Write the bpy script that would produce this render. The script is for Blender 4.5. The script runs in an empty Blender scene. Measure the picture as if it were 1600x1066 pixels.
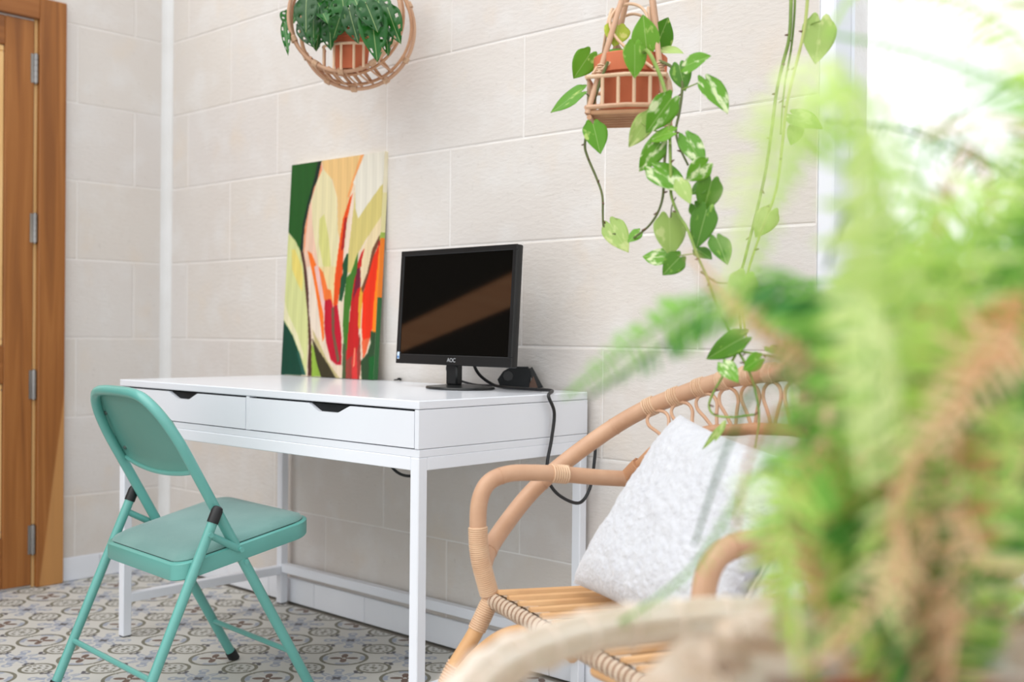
import bpy, bmesh, math, random
import numpy as np
from mathutils import Vector, Matrix, noise

# ------------------------------------------------------------------ camera, sky, exposure
scene = bpy.context.scene
COL = scene.collection
CAM = Vector((3.8623, -2.2399, 0.9104))
RGT = Vector((0.73489, 0.67811, 0.01029)); UPV = Vector((-0.01360, -0.00044, 0.99991)); FWD = Vector((-0.67805, 0.73496, -0.00890))
FPX = 1742.0
cam_data = bpy.data.cameras.new('camera'); cam = bpy.data.objects.new('camera', cam_data); COL.objects.link(cam)
cam.matrix_world = Matrix(((RGT.x, UPV.x, -FWD.x, CAM.x), (RGT.y, UPV.y, -FWD.y, CAM.y), (RGT.z, UPV.z, -FWD.z, CAM.z), (0, 0, 0, 1)))
cam_data.sensor_width = 36.0; cam_data.lens = FPX / 1600 * 36.0
cam_data.clip_start = 0.02
cam_data.dof.use_dof = True; cam_data.dof.focus_distance = 2.55; cam_data.dof.aperture_fstop = 2.5
scene.camera = cam

world = bpy.data.worlds.new('overcast_sky'); scene.world = world; world.use_nodes = True
wn = world.node_tree; wn.nodes.clear()
w_out = wn.nodes.new('ShaderNodeOutputWorld'); w_bg = wn.nodes.new('ShaderNodeBackground')
w_tc = wn.nodes.new('ShaderNodeTexCoord'); w_sep = wn.nodes.new('ShaderNodeSeparateXYZ'); w_ramp = wn.nodes.new('ShaderNodeValToRGB')
wn.links.new(w_tc.outputs['Generated'], w_sep.inputs[0]); wn.links.new(w_sep.outputs['Z'], w_ramp.inputs[0])
w_ramp.color_ramp.elements[0].position = 0.0; w_ramp.color_ramp.elements[0].color = (1.0, 1.0, 1.0, 1)
w_ramp.color_ramp.elements[1].position = 1.0; w_ramp.color_ramp.elements[1].color = (0.86, 0.93, 1.0, 1)
wn.links.new(w_ramp.outputs[0], w_bg.inputs[0]); wn.links.new(w_bg.outputs[0], w_out.inputs[0])
w_bg.inputs[1].default_value = 1.12

sun_d = bpy.data.lights.new('sun', 'SUN'); sun_d.energy = 1.35; sun_d.angle = math.radians(60); sun_d.color = (1.0, 0.95, 0.88)
sun = bpy.data.objects.new('sun', sun_d); COL.objects.link(sun)
sun.rotation_euler = Vector((0.12, 0.58, -0.85)).to_track_quat('-Z', 'Y').to_euler()

vs = scene.view_settings
vs.view_transform = 'Standard'; vs.look = 'None'; vs.gamma = 1.0; vs.use_curve_mapping = False; vs.exposure = 0.37
random.seed(7); rng = np.random.default_rng(7)

# ------------------------------------------------------------------ helpers
def ray(px, py): return FWD + RGT * ((px - 800) / FPX) - UPV * ((py - 533) / FPX)
def on_plane(px, py, q, n):
    d = ray(px, py); return CAM + d * ((Vector(q) - CAM).dot(n) / d.dot(n))
def on_y(px, py, Y): return on_plane(px, py, (0, Y, 0), Vector((0, 1, 0)))
def on_x(px, py, X): return on_plane(px, py, (X, 0, 0), Vector((1, 0, 0)))
def on_z(px, py, Z): return on_plane(px, py, (0, 0, Z), Vector((0, 0, 1)))
def at(px, py, d): return CAM + ray(px, py) * d

def lin(c):
    r = []
    for v in c[:3]:
        v = v / 255.0
        r.append(v / 12.92 if v <= 0.04045 else ((v + 0.055) / 1.055) ** 2.4)
    return tuple(r) + (1.0,)

def tag(o, label=None, cat=None, group=None, kind=None):
    if label: o['label'] = label
    if cat: o['category'] = cat
    if group: o['group'] = group
    if kind: o['kind'] = kind
    return o

def thing(name, loc, label=None, cat=None, group=None, kind=None):
    o = bpy.data.objects.new(name, None); COL.objects.link(o); o.location = loc; o.empty_display_size = 0.05
    return tag(o, label, cat, group, kind)

def origin(o):
    p = Vector((0, 0, 0))
    while o is not None:
        p += Vector(o.location); o = o.parent
    return p

def obj(name, bm, m, parent=None, smooth=True, label=None):
    """one mesh object from a bmesh built in world coordinates"""
    me = bpy.data.meshes.new(name)
    off = origin(parent) if parent is not None else Vector((0, 0, 0))
    if off.length > 0: bmesh.ops.translate(bm, verts=bm.verts, vec=-off)
    bmesh.ops.recalc_face_normals(bm, faces=bm.faces)
    bm.to_mesh(me); bm.free()
    if smooth:
        me.polygons.foreach_set('use_smooth', [True] * len(me.polygons))
        try: me.set_sharp_from_angle(angle=math.radians(38))
        except Exception: pass
    if isinstance(m, (list, tuple)):
        for k in m: me.materials.append(k)
    else: me.materials.append(m)
    o = bpy.data.objects.new(name, me); COL.objects.link(o)
    if parent is not None: o.parent = parent
    if label: o['label'] = label
    return o

def place(name, mesh, M, parent):
    """shared mesh placed by a world matrix"""
    o = bpy.data.objects.new(name, mesh); COL.objects.link(o)
    o.parent = parent; o.matrix_basis = Matrix.Translation(-origin(parent)) @ M
    return o

def BM(): return bmesh.new()

def add_box(bm, lo, hi, bev=0.0, M=None, seg=1):
    lo, hi = Vector(lo), Vector(hi)
    r = bmesh.ops.create_cube(bm, size=1.0)
    vs_ = r['verts']
    S = Matrix.Diagonal((hi.x - lo.x, hi.y - lo.y, hi.z - lo.z, 1)); T = Matrix.Translation((lo + hi) / 2)
    X = T @ S
    bmesh.ops.transform(bm, matrix=X, verts=vs_)
    if bev > 0:
        es = list({e for v in vs_ for e in v.link_edges})
        rr = bmesh.ops.bevel(bm, geom=es, offset=bev, segments=seg, affect='EDGES', profile=0.5)
        vs_ = list({v for f in rr['faces'] for v in f.verts} | {v for v in vs_ if v.is_valid})
    if M is not None: bmesh.ops.transform(bm, matrix=M, verts=vs_)
    return vs_

def add_prism(bm, poly, d, M=None):
    """polygon of 3-D points extruded by vector d"""
    a = [bm.verts.new(p) for p in poly]; b = [bm.verts.new(Vector(p) + Vector(d)) for p in poly]
    n = len(a)
    bm.faces.new(a); bm.faces.new(b[::-1])
    for i in range(n): bm.faces.new((a[i], b[i], b[(i + 1) % n], a[(i + 1) % n]))
    if M is not None: bmesh.ops.transform(bm, matrix=M, verts=a + b)
    return a + b

def spline(pts, n=8, closed=False):
    P = [Vector(p) for p in pts]; out = []
    N = len(P); m = N if closed else N - 1
    for i in range(m):
        p1, p2 = P[i], P[(i + 1) % N]
        p0 = P[(i - 1) % N] if (closed or i > 0) else p1 + (p1 - p2)
        p3 = P[(i + 2) % N] if (closed or i + 2 < N) else p2 + (p2 - p1)
        for k in range(n):
            t = k / n
            out.append(0.5 * ((2 * p1) + (p2 - p0) * t + (2 * p0 - 5 * p1 + 4 * p2 - p3) * t * t + (3 * p1 - p0 - 3 * p2 + p3) * t ** 3))
    if not closed: out.append(P[-1].copy())
    return out

def add_tube(bm, path, rad, res=8, closed=False, caps=True):
    path = [Vector(p) for p in path]; n = len(path)
    T = []
    for i in range(n):
        a = path[(i - 1) % n] if (closed or i > 0) else path[i]
        b = path[(i + 1) % n] if (closed or i < n - 1) else path[i]
        t = (b - a); T.append(t.normalized() if t.length > 1e-9 else Vector((0, 0, 1)))
    ref = Vector((0, 0, 1)) if abs(T[0].z) < 0.9 else Vector((1, 0, 0))
    u = (ref - T[0] * ref.dot(T[0])).normalized()
    rings = []
    for i in range(n):
        u = (u - T[i] * u.dot(T[i]))
        u = u.normalized() if u.length > 1e-6 else T[i].orthogonal().normalized()
        v = T[i].cross(u)
        r = rad[i] if hasattr(rad, '__len__') else rad
        rings.append([bm.verts.new(path[i] + (u * math.cos(2 * math.pi * k / res) + v * math.sin(2 * math.pi * k / res)) * r) for k in range(res)])
    for i in range(n if closed else n - 1):
        a, b = rings[i], rings[(i + 1) % n]
        for k in range(res): bm.faces.new((a[k], a[(k + 1) % res], b[(k + 1) % res], b[k]))
    if caps and not closed:
        bm.faces.new(rings[0][::-1]); bm.faces.new(rings[-1])

def tube(pts, rad, n=8, res=8, closed=False):
    bm = BM(); add_tube(bm, spline(pts, n, closed), rad, res, closed); return bm

def add_lathe(bm, prof, center, seg=32, M=None):
    rings = []; vs_ = []
    for r, z in prof:
        if r < 1e-5: ring = [bm.verts.new((0, 0, z))]
        else: ring = [bm.verts.new((r * math.cos(2 * math.pi * k / seg), r * math.sin(2 * math.pi * k / seg), z)) for k in range(seg)]
        rings.append(ring); vs_ += ring
    for a, b in zip(rings, rings[1:]):
        if len(a) == 1 and len(b) == 1: continue
        for k in range(seg):
            if len(a) == 1: bm.faces.new((a[0], b[k], b[(k + 1) % seg]))
            elif len(b) == 1: bm.faces.new((a[k], b[0], a[(k + 1) % seg]))
            else: bm.faces.new((a[k], b[k], b[(k + 1) % seg], a[(k + 1) % seg]))
    X = Matrix.Translation(center) @ (M if M is not None else Matrix.Identity(4))
    bmesh.ops.transform(bm, matrix=X, verts=vs_)

def add_wrap(bm, path, i0, i1, r, turns, wr, res=5):
    """cane binding wound helically round a stretch of a tube path (resampled points i0..i1)"""
    seg = [Vector(p) for p in path[i0:i1 + 1]]
    L = [0]
    for a, b in zip(seg, seg[1:]): L.append(L[-1] + (b - a).length)
    pts = []; N = max(8, int(turns * 10))
    for k in range(N + 1):
        s = L[-1] * k / N; j = 0
        while j < len(L) - 2 and L[j + 1] < s: j += 1
        f = (s - L[j]) / max(L[j + 1] - L[j], 1e-9)
        c = seg[j].lerp(seg[j + 1], f); t = (seg[j + 1] - seg[j]).normalized()
        u = t.orthogonal().normalized() if abs(t.z) > 0.95 else (Vector((0, 0, 1)) - t * t.z).normalized()
        v = t.cross(u); a = 2 * math.pi * turns * k / N
        pts.append(c + (u * math.cos(a) + v * math.sin(a)) * r)
    add_tube(bm, pts, wr, res)

# ------------------------------------------------------------------ materials
class E:
    """tiny expression builder for shader maths"""
    nt = None
    def __init__(s, o): s.o = o
    @staticmethod
    def m(op, *a):
        n = E.nt.nodes.new('ShaderNodeMath'); n.operation = op
        for i, x in enumerate(a):
            if isinstance(x, E): E.nt.links.new(x.o, n.inputs[i])
            else: n.inputs[i].default_value = x
        return E(n.outputs[0])
    def __add__(s, b): return E.m('ADD', s, b)
    __radd__ = __add__
    def __sub__(s, b): return E.m('SUBTRACT', s, b)
    def __rsub__(s, b): return E.m('SUBTRACT', b, s)
    def __mul__(s, b): return E.m('MULTIPLY', s, b)
    __rmul__ = __mul__
    def abs(s): return E.m('ABSOLUTE', s)
    def lt(s, b): return E.m('LESS_THAN', s, b)
    def gt(s, b): return E.m('GREATER_THAN', s, b)
    def mn(s, b): return E.m('MINIMUM', s, b)
    def mx(s, b): return E.m('MAXIMUM', s, b)
def e_len(a, b): return E.m('SQRT', a * a + b * b)
def e_mix(nt, fac, a, b):
    n = nt.nodes.new('ShaderNodeMix'); n.data_type = 'RGBA'
    if isinstance(fac, E): nt.links.new(fac.o, n.inputs[0])
    else: n.inputs[0].default_value = fac
    for i, x in ((6, a), (7, b)):
        if isinstance(x, tuple): n.inputs[i].default_value = x
        else: nt.links.new(x, n.inputs[i])
    return n.outputs[2]

def base_mat(name):
    m = bpy.data.materials.new(name); m.use_nodes = True
    nt = m.node_tree; b = nt.nodes['Principled BSDF']
    return m, nt, b

def mat(name, c, c2=None, scale=8.0, rough=0.6, spec=0.5, metal=0.0, bump=0.0, bscale=60.0, stretch=(1, 1, 1), rnd=0.0, coord='Object', trans=0.0, detail=4.0, sheen=0.0, coat=0.0):
    m, nt, b = base_mat(name)
    c = lin(c); b.inputs['Roughness'].default_value = rough; b.inputs['Metallic'].default_value = metal
    b.inputs['Specular IOR Level'].default_value = spec
    if sheen: b.inputs['Sheen Weight'].default_value = sheen
    if coat: b.inputs['Coat Weight'].default_value = coat; b.inputs['Coat Roughness'].default_value = 0.15
    tc = nt.nodes.new('ShaderNodeTexCoord'); mp = nt.nodes.new('ShaderNodeMapping'); mp.inputs['Scale'].default_value = stretch
    nt.links.new(tc.outputs[coord], mp.inputs[0])
    col = None
    if c2 is not None:
        nz = nt.nodes.new('ShaderNodeTexNoise'); nz.inputs['Scale'].default_value = scale; nz.inputs['Detail'].default_value = detail
        nt.links.new(mp.outputs[0], nz.inputs['Vector'])
        rp = nt.nodes.new('ShaderNodeValToRGB'); rp.color_ramp.elements[0].position = 0.32; rp.color_ramp.elements[1].position = 0.68
        rp.color_ramp.elements[0].color = c; rp.color_ramp.elements[1].color = lin(c2)
        nt.links.new(nz.outputs[0], rp.inputs[0]); col = rp.outputs[0]
    if rnd > 0:
        oi = nt.nodes.new('ShaderNodeObjectInfo'); hs = nt.nodes.new('ShaderNodeHueSaturation')
        E.nt = nt; v = E(oi.outputs['Random']) * (2 * rnd) + (1 - rnd)
        nt.links.new(v.o, hs.inputs['Value'])
        if col is not None: nt.links.new(col, hs.inputs['Color'])
        else: hs.inputs['Color'].default_value = c
        col = hs.outputs[0]
    if col is not None: nt.links.new(col, b.inputs['Base Color'])
    else: b.inputs['Base Color'].default_value = c
    if bump > 0:
        n2 = nt.nodes.new('ShaderNodeTexNoise'); n2.inputs['Scale'].default_value = bscale; n2.inputs['Detail'].default_value = 5
        nt.links.new(mp.outputs[0], n2.inputs['Vector'])
        bp = nt.nodes.new('ShaderNodeBump'); bp.inputs['Strength'].default_value = bump; bp.inputs['Distance'].default_value = 0.01
        nt.links.new(n2.outputs[0], bp.inputs['Height']); nt.links.new(bp.outputs[0], b.inputs['Normal'])
    if trans > 0:
        tr = nt.nodes.new('ShaderNodeBsdfTranslucent'); mx = nt.nodes.new('ShaderNodeMixShader'); mx.inputs[0].default_value = trans
        if col is not None: nt.links.new(col, tr.inputs[0])
        else: tr.inputs[0].default_value = c
        out = nt.nodes['Material Output']
        nt.links.new(b.outputs[0], mx.inputs[1]); nt.links.new(tr.outputs[0], mx.inputs[2]); nt.links.new(mx.outputs[0], out.inputs[0])
    return m

def stone_mat():
    m, nt, b = base_mat('limewashed_stone')
    b.inputs['Roughness'].default_value = 0.92; b.inputs['Specular IOR Level'].default_value = 0.2
    tc = nt.nodes.new('ShaderNodeTexCoord'); oi = nt.nodes.new('ShaderNodeObjectInfo'); E.nt = nt
    geo = nt.nodes.new('ShaderNodeNewGeometry')
    def nz(sc, det, vec=geo.outputs['Position'], rough=0.5):
        n = nt.nodes.new('ShaderNodeTexNoise'); n.inputs['Scale'].default_value = sc; n.inputs['Detail'].default_value = det
        n.inputs['Roughness'].default_value = rough
        nt.links.new(vec, n.inputs['Vector']); return n.outputs[0]
    def ramp(v, a, bb):
        n = nt.nodes.new('ShaderNodeMapRange'); n.inputs[1].default_value = a; n.inputs[2].default_value = bb; n.clamp = True
        nt.links.new(v, n.inputs[0]); return E(n.outputs[0])
    c = e_mix(nt, ramp(nz(1.6, 3), 0.35, 0.7), lin((216, 212, 209)), lin((210, 203, 198)))
    c = e_mix(nt, E(oi.outputs['Random']) * 0.6, c, lin((213, 206, 198)))
    c = e_mix(nt, ramp(nz(5.5, 4), 0.56, 0.74) * 0.42, c, lin((219, 203, 184)))
    c = e_mix(nt, ramp(nz(7.0, 5), 0.50, 0.72) * 0.5, c, lin((222, 221, 220)))
    c = e_mix(nt, ramp(nz(46, 6, rough=0.7), 0.60, 0.72) * 0.34, c, lin((178, 170, 162)))
    nt.links.new(c, b.inputs['Base Color'])
    mp = nt.nodes.new('ShaderNodeMapping'); mp.inputs['Rotation'].default_value = (0.3, 0.6, 0.5); mp.inputs['Scale'].default_value = (1, 1, 2.6)
    nt.links.new(geo.outputs['Position'], mp.inputs[0])
    h = E(nz(38, 8, mp.outputs[0], 0.65)) * 0.8 + E(nz(9, 3)) * 0.5 + ramp(nz(30, 5, rough=0.7), 0.62, 0.70) * -0.5
    bp = nt.nodes.new('ShaderNodeBump'); bp.inputs['Strength'].default_value = 0.22; bp.inputs['Distance'].default_value = 0.012
    nt.links.new(h.o, bp.inputs['Height']); nt.links.new(bp.outputs[0], b.inputs['Normal'])
    return m

def tile_mat(half):
    m, nt, b = base_mat('encaustic_tile')
    b.inputs['Roughness'].default_value = 0.55; b.inputs['Specular IOR Level'].default_value = 0.35
    E.nt = nt
    tc = nt.nodes.new('ShaderNodeTexCoord'); sp = nt.nodes.new('ShaderNodeSeparateXYZ'); nt.links.new(tc.outputs['Object'], sp.inputs[0])
    x = E(sp.outputs[0]) * (1 / half); y = E(sp.outputs[1]) * (1 / half)
    a = x.abs(); bb = y.abs(); M_ = a.mx(bb); N_ = a.mn(bb)
    r = e_len(a, bb); dc = e_len(1 - a, 1 - bb); de = e_len(1 - M_, N_)
    cream = lin((199, 197, 191)); blue = lin((150, 158, 174)); olive = lin((106, 104, 88)); navy = lin((66, 66, 76)); brown = lin((98, 72, 60)); pale = lin((194, 193, 189))
    ang = E.m('ARCTAN2', bb, a); c4 = E.m('COSINE', ang * 4.0); c8 = E.m('COSINE', ang * 8.0)
    nzn = nt.nodes.new('ShaderNodeTexNoise'); nzn.inputs['Scale'].default_value = 30
    geo = nt.nodes.new('ShaderNodeNewGeometry'); nt.links.new(geo.outputs['Position'], nzn.inputs['Vector'])
    col = cream
    # blue rosette in the middle of the tile
    pet = r.lt(0.37 + 0.11 * c8) * r.gt(0.09)
    col = e_mix(nt, pet, col, blue)
    ring = (r - 0.25).abs().lt(0.022)
    col = e_mix(nt, ring, col, pale)
    spoke = N_.lt(0.018) * r.lt(0.42)
    col = e_mix(nt, spoke, col, pale)
    col = e_mix(nt, r.lt(0.10 + 0.03 * c4), col, navy)
    # pale blue tendrils on the diagonals
    dd = e_len(a - 0.36, bb - 0.36)
    col = e_mix(nt, (dd - 0.085).abs().lt(0.03), col, blue)
    # dark fleurs on the axes
    dm = e_len(M_ - 0.53, N_ * 0.8); dm2 = e_len(M_ - 0.58, N_ - 0.085)
    col = e_mix(nt, dm.lt(0.052), col, navy)
    col = e_mix(nt, dm2.lt(0.05), col, navy)
    # scalloped olive frame
    fr = (dc - 0.50).mn((de - 0.34))
    inside = fr.lt(0.0)
    col = e_mix(nt, inside, col, pale)
    col = e_mix(nt, fr.abs().lt(0.038), col, olive)
    # corner roundel
    an2 = E.m('ARCTAN2', 1 - bb, 1 - a); k4 = E.m('COSINE', an2 * 4.0)
    col = e_mix(nt, (dc - 0.41).abs().lt(0.05) * k4.lt(-0.1), col, blue)
    pt = dc.lt(0.19 - 0.125 * k4) * dc.gt(0.045)
    col = e_mix(nt, pt, col, brown)
    # little dark squiggles in the middle of every edge
    sq = E.m('SINE', a * 34.0) * E.m('SINE', bb * 34.0)
    col = e_mix(nt, sq.gt(0.35) * de.lt(0.25), col, olive)
    col = e_mix(nt, E(nzn.outputs[0]) * 0.18, col, lin((196, 188, 178)))
    nt.links.new(col, b.inputs['Base Color'])
    return m

def wood_mat(name, c1, c2, c3, axis='z', scale=1.0, rough=0.38, pale_tongue=False):
    m, nt, b = base_mat(name)
    b.inputs['Roughness'].default_value = rough; b.inputs['Specular IOR Level'].default_value = 0.4
    geo = nt.nodes.new('ShaderNodeNewGeometry'); mp = nt.nodes.new('ShaderNodeMapping')
    s = {'z': (22, 22, 1.1), 'y': (22, 1.1, 22), 'x': (1.1, 22, 22)}[axis]
    mp.inputs['Scale'].default_value = tuple(v * scale for v in s)
    nt.links.new(geo.outputs['Position'], mp.inputs[0])
    nz = nt.nodes.new('ShaderNodeTexNoise'); nz.inputs['Scale'].default_value = 1.0; nz.inputs['Detail'].default_value = 6; nz.inputs['Distortion'].default_value = 1.2
    nt.links.new(mp.outputs[0], nz.inputs['Vector'])
    rp = nt.nodes.new('ShaderNodeValToRGB'); e = rp.color_ramp.elements
    e[0].position = 0.3; e[0].color = lin(c1); e[1].position = 0.72; e[1].color = lin(c3)
    k = e.new(0.5); k.color = lin(c2)
    nt.links.new(nz.outputs[0], rp.inputs[0]); col = rp.outputs[0]
    if pale_tongue:                                                            # a paler tongue painted into the foot of the board
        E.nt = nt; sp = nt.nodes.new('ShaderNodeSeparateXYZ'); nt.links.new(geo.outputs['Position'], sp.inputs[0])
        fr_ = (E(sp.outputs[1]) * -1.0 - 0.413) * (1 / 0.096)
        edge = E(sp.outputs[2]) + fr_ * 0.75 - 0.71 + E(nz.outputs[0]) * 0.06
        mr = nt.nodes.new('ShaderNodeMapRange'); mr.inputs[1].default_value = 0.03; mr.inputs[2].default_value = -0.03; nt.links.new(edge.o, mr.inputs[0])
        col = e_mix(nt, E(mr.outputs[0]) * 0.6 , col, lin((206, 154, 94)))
    nt.links.new(col, b.inputs['Base Color'])
    return m

def leaf_mat(name, greens, cream=None, amount=0.0, trans=0.35, rough=0.38):
    m, nt, b = base_mat(name); E.nt = nt
    b.inputs['Roughness'].default_value = rough; b.inputs['Specular IOR Level'].default_value = 0.45
    tc = nt.nodes.new('ShaderNodeTexCoord'); oi = nt.nodes.new('ShaderNodeObjectInfo')
    sp = nt.nodes.new('ShaderNodeSeparateXYZ'); nt.links.new(tc.outputs['Object'], sp.inputs[0])
    rp = nt.nodes.new('ShaderNodeValToRGB'); el = rp.color_ramp.elements
    el[0].position = 0; el[0].color = lin(greens[0]); el[1].position = 1; el[1].color = lin(greens[-1])
    for i, g in enumerate(greens[1:-1]): el.new((i + 1) / (len(greens) - 1)).color = lin(g)
    nt.links.new(oi.outputs['Random'], rp.inputs[0]); col = rp.outputs[0]
    if cream is not None:
        mp = nt.nodes.new('ShaderNodeMapping'); mp.inputs['Scale'].default_value = (2.4, 1.5, 1.0); mp.inputs['Rotation'].default_value = (0, 0, 0.5)
        nt.links.new(tc.outputs['Object'], mp.inputs[0])
        nz = nt.nodes.new('ShaderNodeTexNoise'); nz.noise_dimensions = '4D'; nz.inputs['Scale'].default_value = 1.6; nz.inputs['Detail'].default_value = 4
        nt.links.new(mp.outputs[0], nz.inputs['Vector']); w = E(oi.outputs['Random']) * 37.0; nt.links.new(w.o, nz.inputs['W'])
        mr = nt.nodes.new('ShaderNodeMapRange'); mr.inputs[1].default_value = 0.62 - amount; mr.inputs[2].default_value = 0.70 - amount
        nt.links.new(nz.outputs[0], mr.inputs[0])
        col = e_mix(nt, E(mr.outputs[0]) * 0.85, col, lin(cream))
    vein = E(sp.outputs[0]).abs().lt(0.014)
    col = e_mix(nt, vein * 0.35, col, lin((205, 225, 150)))
    nt.links.new(col, b.inputs['Base Color'])
    tr = nt.nodes.new('ShaderNodeBsdfTranslucent'); mx = nt.nodes.new('ShaderNodeMixShader'); mx.inputs[0].default_value = trans
    nt.links.new(col, tr.inputs[0]); out = nt.nodes['Material Output']
    nt.links.new(b.outputs[0], mx.inputs[1]); nt.links.new(tr.outputs[0], mx.inputs[2]); nt.links.new(mx.outputs[0], out.inputs[0])
    return m

TILE = 0.2523
M_stone = stone_mat()
M_mortar = mat('limewash_mortar', (236, 234, 232), (226, 222, 218), 9, rough=0.95, spec=0.2, bump=0.3)
M_plaster = mat('white_plaster', (226, 226, 226), (218, 217, 215), 6, rough=0.9, spec=0.2)
M_tile = tile_mat(TILE / 2)
M_grout = mat('grey_grout', (176, 170, 160), (160, 154, 146), 20, rough=0.9)
M_basetile = mat('white_glazed_tile', (234, 237, 243), (228, 231, 238), 5, rough=0.35, rnd=0.03)
M_wood = wood_mat('orange_brown_wood', (132, 80, 36), (152, 95, 44), (168, 110, 56))
M_wood_tongue = wood_mat('wood_with_pale_tongue', (132, 80, 36), (152, 95, 44), (168, 110, 56), pale_tongue=True)
M_wood_y = wood_mat('orange_brown_wood_across', (128, 76, 34), (146, 90, 42), (162, 104, 54), 'y')
M_wood_light = wood_mat('pale_bare_wood', (214, 168, 106), (226, 184, 124), (234, 196, 140))
M_wood_panel = wood_mat('tan_wood_panel', (176, 112, 52), (192, 130, 66), (206, 146, 82))
M_steel = mat('brushed_steel', (168, 166, 164), (140, 138, 136), 40, rough=0.3, metal=0.9, stretch=(1, 1, 0.1))
M_white = mat('white_painted_board', (228, 231, 238), (225, 228, 235), 3, rough=0.2, spec=0.5)
M_whitem = mat('white_powder_coat', (232, 235, 242), (228, 231, 238), 3, rough=0.4)
M_black = mat('black_plastic', (20, 21, 22), (27, 28, 29), 12, rough=0.35, spec=0.4)
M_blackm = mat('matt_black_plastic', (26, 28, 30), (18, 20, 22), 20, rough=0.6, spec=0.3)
M_screen = mat('dark_screen', (15, 13, 11), (13, 12, 10), 2, rough=0.04, spec=0.9)
M_cable = mat('black_rubber', (22, 22, 24), (32, 32, 34), 30, rough=0.45)
M_teal = mat('teal_enamel', (102, 172, 163), (96, 164, 155), 5, rough=0.32, spec=0.5, coat=0.3)
M_tealp = mat('teal_pressed_steel', (100, 152, 140), (84, 142, 132), 3, rough=0.42)
M_tealf = mat('teal_suede', (116, 154, 148), (102, 142, 137), 9, rough=0.95, spec=0.1, sheen=0.4, bump=0.15, bscale=300)
M_rubber = mat('black_rubber_cap', (20, 20, 22), (28, 28, 30), 20, rough=0.5)
M_rattan = mat('rattan_cane', (202, 162, 132), (186, 144, 114), 14, rough=0.42, spec=0.45, stretch=(1, 1, 1))
M_rattan_d = mat('darker_rattan', (194, 148, 112), (172, 124, 90), 16, rough=0.45)
M_cane = mat('pale_cane_strip', (222, 190, 158), (210, 172, 140), 24, rough=0.45)
M_cane_w = mat('white_cane_strip', (244, 230, 212), (232, 214, 192), 24, rough=0.5)
M_orange_rattan = mat('honey_rattan', (216, 172, 124), (202, 154, 106), 12, rough=0.42)
M_straw = mat('bleached_straw', (252, 244, 235), (246, 230, 214), 18, rough=0.7, stretch=(1, 1, 4), trans=0.25)
M_straw2 = mat('tan_straw', (242, 226, 204), (226, 202, 174), 22, rough=0.8, stretch=(3, 3, 1))
M_terra = mat('terracotta', (206, 120, 86), (190, 104, 72), 7, rough=0.85, spec=0.25, bump=0.1)
M_soil = mat('potting_soil', (62, 46, 34), (40, 30, 24), 40, rough=1.0, bump=0.5)
M_fluff = mat('white_sherpa', (208, 209, 214), (200, 201, 207), 60, rough=1.0, spec=0.1, bump=0.5, bscale=120, sheen=0.5)
M_stem = mat('green_vine', (150, 176, 82), (112, 140, 62), 20, rough=0.5, trans=0.1)
M_stem_d = mat('dark_vine', (86, 96, 52), (104, 112, 62), 20, rough=0.6)
M_stem_pale = mat('pale_vine', (198, 208, 128), (176, 194, 104), 16, rough=0.5, trans=0.2)
M_node = mat('brown_vine_node', (112, 82, 62), (92, 66, 48), 20, rough=0.7)
M_pothos = leaf_mat('pothos_leaf_green', [(84, 150, 30), (112, 172, 40), (130, 184, 52)], (206, 226, 130), 0.02)
M_pothos_v = leaf_mat('pothos_leaf_variegated', [(90, 152, 34), (118, 176, 46), (104, 164, 40)], (234, 240, 200), 0.10)
M_pothos_y = leaf_mat('pothos_leaf_yellow', [(190, 206, 62), (206, 214, 90)], (232, 226, 140), 0.05)
M_pothos_p = leaf_mat('pothos_leaf_pale', [(176, 204, 112), (188, 212, 128)], (214, 224, 156), 0.08)
M_pothos_d = leaf_mat('pothos_leaf_dark', [(84, 140, 38), (102, 156, 48)], (150, 190, 80), 0.02)
M_monstera = leaf_mat('monstera_leaf', [(16, 76, 18), (28, 96, 24), (40, 114, 34)], None, 0, trans=0.2, rough=0.32)
M_fern = [mat('fern_light_green', (206, 234, 132), (186, 222, 104), 20, rough=0.5, trans=0.45),
          mat('fern_green', (126, 184, 76), (150, 202, 94), 20, rough=0.5, trans=0.45),
          mat('fern_dark_green', (44, 112, 40), (70, 142, 54), 20, rough=0.5, trans=0.4),
          mat('fern_yellow_green', (214, 234, 150), (226, 238, 176), 20, rough=0.5, trans=0.4),
          mat('fern_withered_brown', (226, 172, 124), (212, 154, 106), 20, rough=0.7, trans=0.4),
          mat('fern_withered_tan', (240, 212, 178), (226, 190, 148), 20, rough=0.7, trans=0.45)]
M_glass = None
def glass_mat():
    m, nt, b = base_mat('window_glass')
    b.inputs['Base Color'].default_value = (1, 1, 1, 1); b.inputs['Roughness'].default_value = 0.0
    b.inputs['Transmission Weight'].default_value = 1.0; b.inputs['IOR'].default_value = 1.45
    return m
M_glass = glass_mat()

# ------------------------------------------------------------------ the setting
WX = 2.697                                                             # right end of the back wall
WTOP = 2.556
bm = BM(); add_box(bm, (-0.2, 0.0012, 0), (WX, 0.24, WTOP)); wall_back = tag(obj('wall_back', bm, M_mortar, smooth=False), kind='structure', label='limewashed limestone block wall behind the desk')
bm = BM(); add_box(bm, (-0.2, -1.335, 0), (-0.0012, 0.004, WTOP)); wall_left = tag(obj('wall_left', bm, M_mortar, smooth=False), kind='structure', label='limewashed limestone block wall with the wooden door')

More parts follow.
